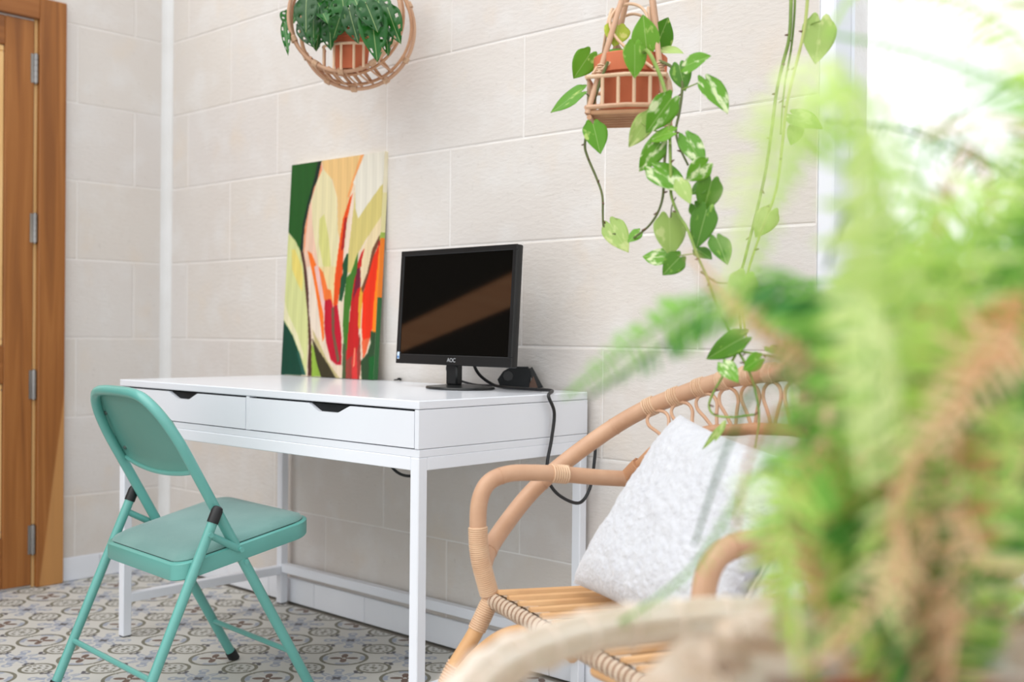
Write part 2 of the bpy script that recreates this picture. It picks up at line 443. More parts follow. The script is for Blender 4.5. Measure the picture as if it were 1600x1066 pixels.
def block_mesh(L, H, D=0.016, g=0.0016, seed=0):
    """front face looks along -Y; softened uneven arrises"""
    r = random.Random(seed); b = BM()
    x0, x1, z0, z1 = g, L - g, g, H - g
    j = lambda: r.uniform(-0.0015, 0.0015)
    e = 0.004
    back = [b.verts.new((x0, D, z0)), b.verts.new((x1, D, z0)), b.verts.new((x1, D, z1)), b.verts.new((x0, D, z1))]
    def loop(y, s):
        pts = []
        for (xa, za), (xb, zb) in (((x0, z0), (x1, z0)), ((x1, z0), (x1, z1)), ((x1, z1), (x0, z1)), ((x0, z1), (x0, z0))):
            for k in range(3):
                t = k / 3; px = xa + (xb - xa) * t; pz = za + (zb - za) * t
                cx = min(max(px, x0 + s), x1 - s); cz = min(max(pz, z0 + s), z1 - s)
                pts.append(b.verts.new((cx + (j() if s else 0), y, cz + (j() if s else 0))))
        return pts
    L1 = loop(0.0014, 0.0); L2 = loop(0.0, e)
    n = len(L1)
    for i in range(n): b.faces.new((L1[i], L1[(i + 1) % n], L2[(i + 1) % n], L2[i]))
    b.faces.new(L2)
    for i in range(4):
        idx = [L1[(i * 3 + k) % n] for k in range(4)]
        b.faces.new([back[(i + 1) % 4], back[i]][::-1] + idx[::-1])
    bmesh.ops.recalc_face_normals(b, faces=b.faces)
    me = bpy.data.meshes.new('stone_block'); b.to_mesh(me); b.free(); me.materials.append(M_stone)
    return me
ZC = [0.0, 0.304, 0.587, 0.870, 1.152, 1.434, 1.711, 1.99, 2.273, 2.556]
OFF = [0.42, 0.14, 0.42, 0.14, 0.42, 0.14, 0.42, 0.14, 0.42]
_bc = {}
def block(L, H):
    k = (round(L, 3), round(H, 3))
    if k not in _bc: _bc[k] = block_mesh(L, H, seed=len(_bc))
    return _bc[k]
for ci in range(9):
    z0, H = ZC[ci], ZC[ci + 1] - ZC[ci]
    xs = [0.0] + [OFF[ci] + 0.5635 * k for k in range(6) if OFF[ci] + 0.5635 * k < WX - 0.03] + [WX]
    for a, b_ in zip(xs, xs[1:]):
        place('stone_block', block(b_ - a, H), Matrix.Translation((a, -random.uniform(0, 0.0012), z0)), wall_back)
    ys = [0.0] + [-(0.36 if ci % 2 == 0 else 0.14) - 0.5635 * k for k in range(6)] + [-3.5]
    R90 = Matrix.Rotation(math.pi / 2, 4, 'Z')
    for a, b_ in zip(ys, ys[1:]):
        if a - b_ < 0.02: continue
        z1 = z0 + H
        segs = [(a, max(b_, -1.335), z0, H)] if a > -1.335 else []
        if b_ < -0.505 and z0 < 2.04:                                  # leave the door opening free
            segs = []
            if a > -0.50: segs.append((a, -0.505, z0, H))
            if z1 > 2.04 and a > -1.335: segs.append((min(a, -0.505), max(b_, -1.335), 2.04, z1 - 2.04))
        for (ya, yb, zz, hh) in segs:
            if ya - yb < 0.02: continue
            place('stone_block', block(ya - yb, hh), Matrix.Translation((random.uniform(0, 0.0012), yb, zz)) @ R90, wall_left)
# corner fillet of plaster
bm = BM(); pf = []
for k in range(7):
    t = math.pi - k / 6 * math.pi / 2; pf.append(Vector((0.032 + 0.030 * math.cos(t), -0.032 + 0.030 * math.sin(t), 0.08)))
pf.append(Vector((0.032, 0.003, 0.08)))
pf.append(Vector((-0.003, 0.003, 0.08))); pf.append(Vector((-0.003, -0.032, 0.08)))
add_prism(bm, pf, (0, 0, WTOP - 0.08)); tag(obj('trim_corner', bm, M_plaster), kind='structure', label='white plaster fillet in the corner of the two walls')

# floor: slab, then the patterned tiles in view one by one
bm = BM(); add_box(bm, (-1.3, -6.0, -0.12), (7.0, 0.24, -0.009)); floor = tag(obj('floor', bm, M_grout, smooth=False), kind='structure', label='floor of patterned cement tiles in grey, olive and brown')
b = BM(); add_box(b, (-TILE / 2 + 0.0008, -TILE / 2 + 0.0008, -0.012), (TILE / 2 - 0.0008, TILE / 2 - 0.0008, 0.0), 0.0012)
bmesh.ops.recalc_face_normals(b, faces=b.faces)
tile_me = bpy.data.meshes.new('floor_tile'); b.to_mesh(tile_me); b.free(); tile_me.materials.append(M_tile)
for i in range(-6, 8):
    for k in range(-9, 1):
        x, y = 1.3131 + TILE * i, -0.160 + TILE * k
        if x < -0.05 or y > 0.05: continue
        R_ = Matrix.Rotation(random.choice((0, 1, 2, 3)) * math.pi / 2, 4, 'Z')
        place('floor_tile', tile_me, Matrix.Translation((x, y, random.uniform(-0.0004, 0.0))) @ R_, floor)

# tiled baseboards
for nm, axis in (('baseboard_back', 'x'), ('baseboard_left', 'y')):
    bm = BM()
    if axis == 'x': add_box(bm, (0.0, -0.004, 0.0), (WX, 0.003, 0.078))
    else: add_box(bm, (-0.003, -0.411, 0.0), (0.004, -0.006, 0.082))
    bbd = tag(obj(nm, bm, M_grout, smooth=False), kind='structure', label='white tile baseboard along the %s wall' % ('back' if axis == 'x' else 'left'))
    cuts = [0.013] + [0.184 + TILE * k for k in range(11) if 0.184 + TILE * k < WX] + [WX] if axis == 'x' else [-0.411, -0.27, -0.018]
    for a, c in zip(cuts, cuts[1:]):
        bm = BM()
        if axis == 'x': add_box(bm, (a + 0.0008, -0.011, 0.001), (c - 0.0008, -0.003, 0.081), 0.0012)
        else: add_box(bm, (0.003, a + 0.0008, 0.001), (0.011, c - 0.0008, 0.085), 0.0012)
        obj('baseboard_tile', bm, M_basetile, bbd, smooth=False)

# wooden door in the left wall
door = thing('door_1', (0, -0.87, 0), label='orange-brown wooden door with four steel hinges at the left edge', kind='structure')
for nm, lo, hi, m in (('casing', (0.0, -0.509, 0.0), (0.026, -0.413, 2.05), M_wood_tongue), ('casing', (0.0, -1.332, 0.0), (0.026, -1.236, 2.05), M_wood), ('head_casing', (0.0, -1.236, 1.975), (0.026, -0.509, 2.05), M_wood_y)):
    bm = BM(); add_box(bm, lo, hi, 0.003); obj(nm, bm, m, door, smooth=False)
bm = BM(); add_box(bm, (-0.05, -0.5195, 0.0), (0.004, -0.509, 1.975)); obj('jamb_edge', bm, M_wood_light, door, smooth=False, label='pale bare wood strip between casing and door')
leaf = None
bm = BM()
add_box(bm, (-0.035, -0.622, 0.008), (0.012, -0.5225, 1.968), 0.003)                 # hinge stile
leaf = obj('door_leaf', bm, M_wood, door, smooth=False)
for nm, lo, hi, m in (('stile', (-0.035, -1.228, 0.008), (0.012, -1.126, 1.968), M_wood), ('rail', (-0.035, -1.126, 1.868), (0.012, -0.622, 1.968), M_wood_y), ('rail', (-0.035, -1.126, 0.712), (0.012, -0.622, 0.842), M_wood_y),
                      ('rail', (-0.035, -1.126, 0.008), (0.012, -0.622, 0.182), M_wood_y), ('panel', (-0.03, -1.128, 0.84), (-0.008, -0.62, 1.87), M_wood_panel), ('panel', (-0.03, -1.128, 0.18), (-0.008, -0.62, 0.714), M_wood_panel)):
    bm = BM(); add_box(bm, lo, hi, 0.003); obj(nm, bm, m, leaf, smooth=False)
for z0, z1 in ((0.182, 0.712), (0.842, 1.868)):
    bm = BM()
    for lo, hi in (((-0.01, -1.126, z0), (0.006, -0.622, z0 + 0.022)), ((-0.01, -1.126, z1 - 0.022), (0.006, -0.622, z1)), ((-0.01, -0.640, z0 + 0.022), (0.006, -0.622, z1 - 0.022)), ((-0.01, -1.126, z0 + 0.022), (0.006, -1.108, z1 - 0.022))):
        add_box(bm, lo, hi, 0.004)
    obj('panel_moulding', bm, M_wood_light, leaf, smooth=False)
for zc in (1.804, 1.251, 0.707, 0.167):
    bm = BM()
    for k in range(5):
        z0 = zc - 0.05 + k * 0.02
        add_tube(bm, [(0.013, -0.5175, z0 + 0.0006), (0.013, -0.5175, z0 + 0.0194)], 0.0085, 12)
    add_box(bm, (0.0035, -0.535, zc - 0.05), (0.0135, -0.5195, zc + 0.05))
    add_tube(bm, [(0.013, -0.5175, zc - 0.053), (0.013, -0.5175, zc + 0.053)], 0.005, 8)
    obj('hinge', bm, M_steel, door)

# unseen dark recess and slanting board, added only for the screen to mirror
M_dark = mat('added_dark_recess_lining', (34, 29, 26), (28, 24, 21), 6, rough=0.8, spec=0.2)
bm = BM()
for lo, hi in (((-1.25, -3.4, 0.0), (-1.2, -1.335, WTOP)), ((-1.2, -1.36, 0.0), (-0.2, -1.335, WTOP)), ((-1.2, -3.4, 0.0), (-0.2, -3.35, WTOP)), ((-1.25, -3.4, WTOP), (-0.0, -1.335, WTOP + 0.05)), ((-1.2, -3.35, 0.0), (-0.2, -1.36, 0.03))): add_box(bm, lo, hi)
tag(obj('wall_reflection_recess', bm, M_dark, smooth=False), kind='structure', label='unseen dark recess beside the door, added for the screen to reflect')
bm = BM(); y0, y1 = -1.345, -2.6; zf = lambda y: 0.995 + (y + 1.36) * (1.335 - 0.995) / (-0.685)
add_prism(bm, [(-0.05, y0, zf(y0) - 0.055), (-0.05, y1, zf(y1) - 0.105), (-0.05, y1, zf(y1) + 0.105), (-0.05, y0, zf(y0) + 0.055)], (0.04, 0, 0))
tag(obj('trim_reflection_board', bm, wood_mat('added_honey_board_wood', (214, 142, 88), (224, 154, 100), (232, 166, 112), 'y'), smooth=False), kind='structure', label='unseen slanting honey wood board, added for its reflection in the screen')

# window at the right: white frame, glass, bright overcast sky outside
win = thing('window_1', (3.4, 0.06, 0), label='tall white framed window at the right end of the stone wall', kind='structure')
for nm, lo, hi in (('frame', (WX, 0.0, 0.0), (2.735, 0.10, WTOP)), ('frame', (4.3, 0.02, 0.0), (4.42, 0.14, WTOP)), ('frame', (2.735, 0.02, WTOP - 0.10), (4.3, 0.14, WTOP)), ('frame', (2.735, 0.02, 0.0), (4.3, 0.14, 0.12)), ('sash', (3.58, 0.045, 0.12), (3.65, 0.11, WTOP - 0.10)), ('sash', (2.735, 0.045, 0.12), (3.58, 0.11, 0.19)), ('sash', (3.65, 0.045, 0.12), (4.3, 0.11, 0.19))):
    bm = BM(); add_box(bm, lo, hi, 0.004); obj(nm, bm, M_whitem, win, smooth=False)
for x0, x1 in ((2.73, 3.585), (3.645, 4.305)):
    bm = BM(); add_box(bm, (x0, 0.074, 0.185), (x1, 0.08, WTOP - 0.095)); obj('pane', bm, M_glass, win, smooth=False)
bm = BM(); add_box(bm, (-8, 0.26, -0.14), (20, 30, -0.02)); tag(obj('ground', bm, M_plaster, smooth=False), kind='structure', label='pale terrace outside the window')

# ------------------------------------------------------------------ desk
DO = Vector((2.0803, -0.6037, 0)); DM = Matrix.Translation(DO) @ Matrix.Rotation(0.0079, 4, 'Z')
def D(x, y, z): return DM @ Vector((x, y, z))
WD, DD, HD = 1.284, 0.588, 0.757
desk = thing('desk', D(-WD / 2, DD / 2, 0), 'white desk with two drawers and slim white metal legs against the stone wall', 'desk')
bm = BM(); add_box(bm, (-WD, 0, 0.738), (0, DD, HD), 0.002, DM); obj('desk_top', bm, M_white, desk, smooth=False)
bm = BM(); add_box(bm, (-WD, 0.002, 0.633), (0, DD, 0.6505), 0.0015, DM); obj('bottom_panel', bm, M_white, desk, smooth=False)
for x0 in (-WD, -0.646, -0.013):
    bm = BM(); add_box(bm, (x0, 0.0 if x0 != -0.646 else 0.001, 0.6515), (x0 + 0.013, DD, 0.737), 0.001, DM); obj('side_panel' if x0 != -0.646 else 'divider', bm, M_white, desk, smooth=False)
bm = BM(); add_box(bm, (-WD + 0.013, DD - 0.012, 0.6515), (-0.013, DD, 0.737), 0, DM); obj('back_panel', bm, M_white, desk, smooth=False)
for x0, x1, h0, h1, h2, h3 in ((-1.2695, -0.6475, 1.067, 1.107, 1.166, 1.204), (-0.6315, -0.0145, 1.697, 1.732, 1.803, 1.842)):
    h0, h1, h2, h3 = [v - DO.x for v in (h0, h1, h2, h3)]
    bm = BM(); zt, zn = 0.7335, 0.7155
    poly = [(x0, 0.0005, 0.653), (x1, 0.0005, 0.653), (x1, 0.0005, zt), (h3 + 0.006, 0.0005, zt), (h3 - 0.002, 0.0005, zt - 0.003), (h2 + 0.006, 0.0005, zn + 0.002), (h2, 0.0005, zn), (h1, 0.0005, zn), (h1 - 0.006, 0.0005, zn + 0.002), (h0 + 0.002, 0.0005, zt - 0.003), (h0 - 0.006, 0.0005, zt), (x0, 0.0005, zt)]
    add_prism(bm, poly, (0, 0.017, 0), DM); dr = obj('drawer', bm, M_white, desk, smooth=False)
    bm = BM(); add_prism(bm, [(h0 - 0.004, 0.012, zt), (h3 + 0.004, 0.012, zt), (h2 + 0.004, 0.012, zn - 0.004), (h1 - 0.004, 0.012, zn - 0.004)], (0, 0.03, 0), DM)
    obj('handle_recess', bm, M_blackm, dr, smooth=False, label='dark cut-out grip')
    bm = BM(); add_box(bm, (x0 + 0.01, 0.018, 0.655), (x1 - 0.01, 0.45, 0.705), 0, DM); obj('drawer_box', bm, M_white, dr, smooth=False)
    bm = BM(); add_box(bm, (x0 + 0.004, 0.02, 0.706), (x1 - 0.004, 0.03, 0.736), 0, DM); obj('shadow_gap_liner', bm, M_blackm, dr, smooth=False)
LG = 0.027
for x0 in (-WD, -LG):
    for y0 in (0.001, DD - LG):
        bm = BM(); add_box(bm, (x0, y0, 0.003), (x0 + LG, y0 + LG, 0.633), 0.002, DM); lg = obj('leg', bm, M_whitem, desk, smooth=False)
        bm = BM(); add_box(bm, (x0 + 0.002, y0 + 0.002, 0.0), (x0 + LG - 0.002, y0 + LG - 0.002, 0.004), 0, DM); obj('foot_pad', bm, M_blackm, lg, smooth=False)
for lo, hi in (((-WD + LG, 0.001, 0.604), (-LG, LG, 0.633)), ((-WD + LG, DD - LG, 0.604), (-LG, DD, 0.633)), ((-WD, LG, 0.604), (-WD + LG, DD - LG, 0.633)), ((-LG, LG, 0.604), (0, DD - LG, 0.633))):
    bm = BM(); add_box(bm, lo, hi, 0.0015, DM); obj('apron_rail', bm, M_whitem, desk, smooth=False)
for lo, hi in (((-WD + LG, DD - LG, 0.107), (-LG, DD, 0.135)), ((-WD, LG, 0.100), (-WD + LG, DD - LG, 0.127)), ((-LG, LG, 0.100), (0, DD - LG, 0.127))):
    bm = BM(); add_box(bm, lo, hi, 0.0015, DM); obj('stretcher', bm, M_whitem, desk, smooth=False)

# ------------------------------------------------------------------ painting on canvas, leaning on the wall
CP = {}
for a, y0, y1 in ((0, -0.057, -0.020), (1, -0.050, -0.013)): CP[a] = (y0, y1)
def cv(a, b, o=0.0):
    """canvas point: a across, b up, o out of the face"""
    y0, y1 = CP[0][0] + (CP[1][0] - CP[0][0]) * a, CP[0][1] + (CP[1][1] - CP[0][1]) * a
    return Vector((0.8146 + 0.4595 * a, y0 + (y1 - y0) * b - o, 0.7585 + 0.694 * b - o * 0.05))
canvas = thing('painting', cv(0.5, 0), 'tall canvas of abstract red, orange, cream and green petals leaning on the wall', 'painting')
def print_mesh():
    nu, nv = 190, 280
    u, v = np.meshgrid(np.linspace(0, 1, nu + 1), np.linspace(0, 1, nv + 1))
    co = np.zeros((nv + 1, nu + 1, 3)); 
    uu = u * 1000; vv = v * 1000
    co[:] = (226, 207, 182)
    for c, poly in PAINT:
        ins = np.zeros(uu.shape, bool); n = len(poly)
        for i in range(n):
            (x1, y1), (x2, y2) = poly[i], poly[(i + 1) % n]
            if y1 == y2: continue
            t = ((y1 > vv) != (y2 > vv)) & (uu < (x2 - x1) * (vv - y1) / (y2 - y1) + x1)
            ins ^= t
        streak = 1 + 0.022 * np.sin(uu * 0.07 + 3 * np.sin(vv * 0.006)) + 0.016 * np.sin(uu * 0.19 + vv * 0.012)
        co[ins] = np.clip(np.array(c)[None, :] * (0.80 if c[1] >= max(c) and sum(c) < 300 else 0.95) * streak[ins][:, None], 0, 255)
    for _ in range(1):                                                 # brush-soft edges
        pd = np.pad(co, ((1, 1), (1, 1), (0, 0)), mode='edge'); co = (pd[1:-1, 1:-1] * 2 + pd[:-2, 1:-1] + pd[2:, 1:-1] + pd[1:-1, :-2] + pd[1:-1, 2:]) / 6
    s = co / 255.0; linc = np.where(s <= 0.04045, s / 12.92, ((s + 0.055) / 1.055) ** 2.4)
    verts = [cv(float(a), float(b_), 0.0004) - Vector(canvas.location) for a, b_ in zip(u.ravel(), v.ravel())]
    W_ = nu + 1
    faces = [(j * W_ + i, j * W_ + i + 1, (j + 1) * W_ + i + 1, (j + 1) * W_ + i) for j in range(nv) for i in range(nu)]
    me = bpy.data.meshes.new('painted_face'); me.from_pydata(verts, [], faces)
    at_ = me.color_attributes.new('paint', 'FLOAT_COLOR', 'POINT')
    at_.data.foreach_set('color', np.concatenate([linc.reshape(-1, 3), np.ones((linc.size // 3, 1))], 1).ravel())
    return me
m, nt, b = base_mat('oil_paint'); vc = nt.nodes.new('ShaderNodeVertexColor'); vc.layer_name = 'paint'
nt.links.new(vc.outputs[0], b.inputs['Base Color']); b.inputs['Roughness'].default_value = 0.5; b.inputs['Specular IOR Level'].default_value = 0.3
nzp = nt.nodes.new('ShaderNodeTexNoise'); nzp.inputs['Scale'].default_value = 260; bpp = nt.nodes.new('ShaderNodeBump'); bpp.inputs['Strength'].default_value = 0.12; bpp.inputs['Distance'].default_value = 0.002
nt.links.new(nzp.outputs[0], bpp.inputs['Height']); nt.links.new(bpp.outputs[0], b.inputs['Normal'])
M_paint = m
PAINT = [((226,207,182),[(-98,1098),(1042,1022),(1104,-8),(-35,-42)]),
((30,100,30),[(0,1003),(343,1002),(308,921),(228,801),(185,691),(182,581),(149,587),(91,633),(-2,680)]),
((14,45,32),[(343,999),(308,921),(228,801),(185,691),(182,581),(149,587),(163,714),(212,824),(274,934),(298,1001)]),
((229,190,128),[(343,1000),(805,1007),(724,910),(661,814),(611,719),(585,619),(556,668),(534,815),(468,907),(396,931),(360,967)]),
((236,160,95),[(763,1006),(805,1007),(724,910),(661,814),(637,815),(689,901)]),
((226,221,206),[(799,1007),(1026,1006),(1035,861),(919,813),(831,759),(765,713),(733,747),(716,866),(691,878)]),
((207,192,118),[(1035,866),(973,848),(919,813),(831,759),(765,713),(732,757),(711,856),(687,611),(671,473),(741,472),(779,556),(865,626),(985,684),(1060,723)]),
((226,206,164),[(1061,702),(1066,630),(988,633),(925,573),(888,470),(809,471),(813,556),(897,646),(1015,725)]),
((230,192,168),[(343,998),(360,964),(292,899),(251,816),(272,710),(300,643),(358,539),(384,478),(228,480),(190,570),(192,690),(228,801),(308,921)]),
((232,140,100),[(337,994),(349,953),(269,878),(229,789),(206,679),(198,575),(185,581),(189,691),(230,800),(308,921)]),
((224,214,170),[(360,961),(455,913),(527,821),(556,668),(574,614),(559,475),(384,478),(300,643),(272,710),(251,816),(303,910)]),
((208,206,128),[(352,729),(399,749),(462,638),(501,510),(469,476),(416,512),(353,620)]),
((208,212,146),[(-1,672),(83,639),(165,571),(216,480),(252,404),(283,274),(294,148),(290,7),(272,7),(210,97),(116,186),(-4,258),(-5,379),(-16,520)]),
((226,208,112),[(51,595),(90,594),(173,516),(200,457),(197,394),(141,431),(66,502)]),
((228,222,180),[(-1,353),(48,289),(164,197),(253,97),(244,73),(187,126),(115,191),(1,263)]),
((0,76,56),[(0,258),(116,186),(189,116),(260,4),(-11,-1)]),
((40,105,90),[(171,111),(195,116),(288,5),(248,4)]),
((78,42,36),[(149,587),(189,578),(239,480),(274,378),(295,274),(328,168),(353,2),(307,0),(300,148),(276,274),(231,404),(192,516)]),
((228,212,194),[(233,510),(368,508),(369,403),(444,290),(465,220),(446,180),(386,179),(333,219),(287,284),(269,388)]),
((240,112,34),[(232,585),(285,568),(342,513),(318,508),(375,403),(443,300),(469,180),(454,160),(412,259),(370,351),(321,445)]),
((228,186,180),[(318,508),(380,507),(429,413),(462,335),(458,270),(399,361),(351,445)]),
((226,205,150),[(380,507),(556,504),(552,325),(525,361),(491,397),(422,470)]),
((236,116,50),[(365,508),(420,480),(478,402),(515,396),(546,330),(496,351),(448,351),(417,413)]),
((228,76,20),[(667,814),(695,829),(648,707),(627,560),(630,474),(605,375),(593,325),(552,325),(547,427),(553,475),(576,598),(605,719)]),
((165,22,22),[(624,724),(648,723),(631,581),(602,576)]),
((229,208,188),[(676,717),(686,802),(710,861),(713,769),(687,611),(666,528),(632,508),(636,586)]),
((186,12,42),[(454,351),(519,356),(547,320),(593,330),(655,182),(668,57),(605,61),(552,79),(497,151),(465,220)]),
((112,84,60),[(530,315),(559,320),(578,201),(648,81),(622,66),(549,200)]),
((26,88,50),[(662,559),(681,559),(683,473),(661,400),(638,345),(605,350),(615,452),(636,474),(624,508)]),
((72,138,42),[(784,567),(781,472),(768,424),(723,300),(726,154),(719,-8),(680,-9),(680,153),(659,250),(660,350),(673,451),(718,472)]),
((150,60,50),[(706,125),(817,131),(844,203),(866,71),(862,-8),(709,-13)]),
((192,26,28),[(846,580),(813,556),(783,515),(781,472),(760,450),(739,369),(721,202),(721,82),(818,117),(837,155),(821,276),(827,399),(818,471),(825,530)]),
((110,24,50),[(779,490),(813,494),(824,409),(793,399),(752,349)]),
((226,166,52),[(826,404),(858,423),(846,300),(842,222),(822,222),(811,349)]),
((227,206,168),[(812,499),(900,498),(858,423),(832,404)]),
((112,66,44),[(993,635),(925,573),(886,470),(832,399),(851,379),(911,469),(949,552),(1006,617)]),
((230,46,12),[(1050,611),(1001,607),(939,537),(905,470),(851,374),(858,222),(875,160),(934,161),(963,214),(966,324),(1059,467)]),
((246,132,22),[(1057,600),(992,582),(983,468),(966,324),(963,204),(1028,200),(1034,348),(1065,467)]),
((150,182,72),[(990,635),(1065,638),(1067,615),(990,610)]),
((170,30,20),[(990,610),(1067,613),(1067,600),(974,587)]),
((226,98,58),[(863,170),(943,185),(916,119),(886,90)]),
((48,84,48),[(947,214),(1033,202),(1021,-8),(883,-8),(865,80),(927,114),(954,157)]),
((20,110,44),[(945,96),(1024,111),(1021,-8),(953,-10)]),
((216,54,52),[(799,140),(821,108),(842,-9),(783,-10),(771,83)]),
((236,150,110),[(792,136),(805,136),(803,60),(789,50)]),
((84,104,62),[(669,153),(703,158),(720,-12),(686,-13)]),
((142,176,62),[(331,158),(370,119),(462,4),(353,-1)]),
((56,50,28),[(332,178),(430,115),(580,27),(630,-10),(457,-1),(402,61)]),
((190,176,124),[(333,219),(426,150),(505,83),(603,27),(675,-9),(630,-10),(556,40),(456,101),(365,159)])]
pm = print_mesh(); pm.materials.append(M_paint)
po = bpy.data.objects.new('painted_face', pm); COL.objects.link(po); po.parent = canvas
M_canvas = mat('cream_canvas_edge', (236, 230, 206), (232, 222, 190), 12, rough=0.8)
bm = BM(); f8 = [cv(a, b_, 0) for a, b_ in ((0, 0), (1, 0), (1, 1), (0, 1))]
add_prism(bm, f8, (0, 0.017, 0.001)); obj('stretched_canvas', bm, M_canvas, canvas, smooth=False)
# painted wrap on the right-hand edge, the same bands as at the face's border
for z0, z1, c in ((0.0, 0.36, (40, 100, 50)), (0.36, 0.62, (240, 128, 24)), (0.62, 0.645, (160, 186, 80)), (0.645, 0.82, (228, 220, 164))):
    bm = BM(); q = [cv(1.0, z0), cv(1.0, z0) + Vector((0, 0.017, 0)), cv(1.0, z1) + Vector((0, 0.017, 0)), cv(1.0, z1)]
    add_prism(bm, q, (0.0006, 0, 0)); obj('painted_edge', bm, mat('edge_paint', c, rough=0.55), canvas, smooth=False)

# ------------------------------------------------------------------ monitor
MC = Vector((1.7827, -0.22, 0.8196)); MM = Matrix.Translation(MC) @ Matrix.Rotation(-0.0427, 4, 'Z') @ Matrix.Rotation(-0.0563, 4, 'X')
mon = thing('monitor', (1.775, -0.19, HD), 'black computer monitor, switched off, on a round foot at the right of the desk', 'monitor')
MW, MH = 0.4484, 0.3066
bm = BM(); add_box(bm, (-MW / 2, 0.002, 0), (MW / 2, 0.022, MH), 0.004, MM, 2); add_box(bm, (-MW / 2 + 0.05, 0.02, 0.05), (MW / 2 - 0.05, 0.045, MH - 0.05), 0.012, MM, 2); obj('housing', bm, M_black, mon)
bm = BM()
BZ = 0.014
for lo, hi in (((-MW / 2, -0.002, MH - BZ), (MW / 2, 0.004, MH)), ((-MW / 2, -0.002, 0.0), (MW / 2, 0.004, 0.026)), ((-MW / 2, -0.002, 0.026), (-MW / 2 + BZ, 0.004, MH - BZ)), ((MW / 2 - BZ, -0.002, 0.026), (MW / 2, 0.004, MH - BZ))): add_box(bm, lo, hi, 0.0012, MM)
bez = obj('bezel', bm, M_black, mon, smooth=False)
bm = BM(); add_box(bm, (-MW / 2 + BZ - 0.001, 0.0005, 0.025), (MW / 2 - BZ + 0.001, 0.0035, MH - BZ + 0.001), 0, MM); obj('screen', bm, M_screen, mon, smooth=False)
bm = BM(); add_box(bm, (-MW / 2 + 0.006, -0.0026, 0.012), (-MW / 2 + 0.0155, -0.0018, 0.031), 0, MM); obj('sticker', bm, mat('pale_blue_sticker', (196, 214, 232), rough=0.5), bez, smooth=False)
bm = BM(); add_box(bm, (-MW / 2 + 0.0072, -0.003, 0.014), (-MW / 2 + 0.0143, -0.0025, 0.0205), 0, MM); obj('sticker_print', bm, mat('blue_print', (80, 130, 190), rough=0.5), bez, smooth=False)
fc = bpy.data.curves.new('logo', 'FONT'); fc.body = 'AOC'; fc.size = 0.015; fc.extrude = 0.0003; fc.align_x = 'CENTER'
to_ = bpy.data.objects.new('text', fc); COL.objects.link(to_); lm = bpy.data.meshes.new_from_object(to_.evaluated_get(bpy.context.evaluated_depsgraph_get())); bpy.data.objects.remove(to_)
lo_ = bpy.data.objects.new('logo', lm); COL.objects.link(lo_); lm.materials.clear(); lm.materials.append(mat('grey_logo', (170, 172, 174), rough=0.4)); lo_.parent = bez
lo_.matrix_basis = Matrix.Translation(-origin(bez)) @ MM @ Matrix.Translation((0.004, -0.0024, 0.0085)) @ Matrix.Rotation(math.pi / 2, 4, 'X')
bm = BM(); add_box(bm, (1.755, -0.212, 0.768), (1.797, -0.188, 0.835), 0.004); add_box(bm, (1.75, -0.20, 0.83), (1.80, -0.166, 0.90), 0.006); obj('neck', bm, M_black, mon)
bm = BM(); add_lathe(bm, [(0, 0), (0.098, 0), (0.1, 0.002), (0.098, 0.006), (0.03, 0.012), (0, 0.012)], (0, 0, 0), 48, Matrix.Translation((1.776, -0.178, HD + 0.0005)) @ Matrix.Diagonal((1, 0.82, 1, 1))); obj('foot', bm, M_black, mon)

# cables, adapter and a scrap on the desk
p = [MM @ Vector((0.035, 0.03, 0.05)), on_y(745, 580, -0.15), Vector((1.80, -0.085, HD + 0.012)), Vector((1.85, -0.092, HD + 0.006)), Vector((1.93, -0.118, HD + 0.006)), Vector((2.0, -0.122, HD + 0.006)), Vector((2.06, -0.138, HD + 0.006)), on_x(857, 619, 2.094), on_x(866, 645, 2.090), on_x(862, 685, 2.088), on_x(855, 725, 2.090), on_x(857, 752, 2.091), on_x(875, 775, 2.095), on_x(905, 786, 2.097), on_x(922, 762, 2.100), Vector((2.103, -0.020, 0.585)), Vector((2.103, -0.017, 0.63)), Vector((2.09, -0.0095, 0.655))]
tag(obj('power_cord', tube(p, 0.0042, 10, 10), M_cable), 'black cord running off the desk and looping below its right side', 'cable')
p = [(1.55, -0.25, 0.628), on_y(600, 706, -0.25), on_y(608, 724, -0.25), on_y(622, 739, -0.25), on_y(640, 744, -0.25), on_y(660, 738, -0.25), on_y(680, 722, -0.25), Vector((1.87, -0.25, 0.628))]
tag(obj('cable', tube(p, 0.004, 10, 10), M_cable), 'short black cable sagging in a bow under the desk', 'cable')
p = [MM @ Vector((-0.02, 0.03, 0.045)), on_y(699, 572, -0.15), on_y(701, 583, -0.13), on_y(708, 591, -0.10), Vector((1.70, -0.05, HD + 0.005)), Vector((1.76, -0.04, HD + 0.004))]
tag(obj('cable', tube(p, 0.0032, 8, 8), M_cable), 'thin black cable curling out behind the monitor neck', 'cable')
ad = on_y(803, 604, -0.062); ad.z = HD + 0.0008; gad = thing('adapter', ad, 'small black angular gadget lying behind the monitor', 'gadget')
AX = Matrix.Translation(ad + Vector((0, 0.01, 0))) @ Matrix.Rotation(math.radians(38), 4, 'Z') @ Matrix.Diagonal((1.15, 1, 1.0, 1))
bm = BM(); poly = []
for x, z in ((-0.036, 0.004), (-0.043, 0.024), (-0.030, 0.046), (-0.012, 0.058), (0.026, 0.058), (0.034, 0.044), (0.030, 0.001), (-0.028, 0.001)): poly.append((x, -0.018, z))
add_prism(bm, poly, (0, 0.036, 0), AX); obj('body', bm, M_blackm, gad, smooth=False)
bm = BM(); add_tube(bm, [AX @ Vector((-0.018, -0.022, 0.034)), AX @ Vector((-0.018, -0.016, 0.034))], 0.014, 8); obj('socket', bm, M_black, gad, smooth=False)
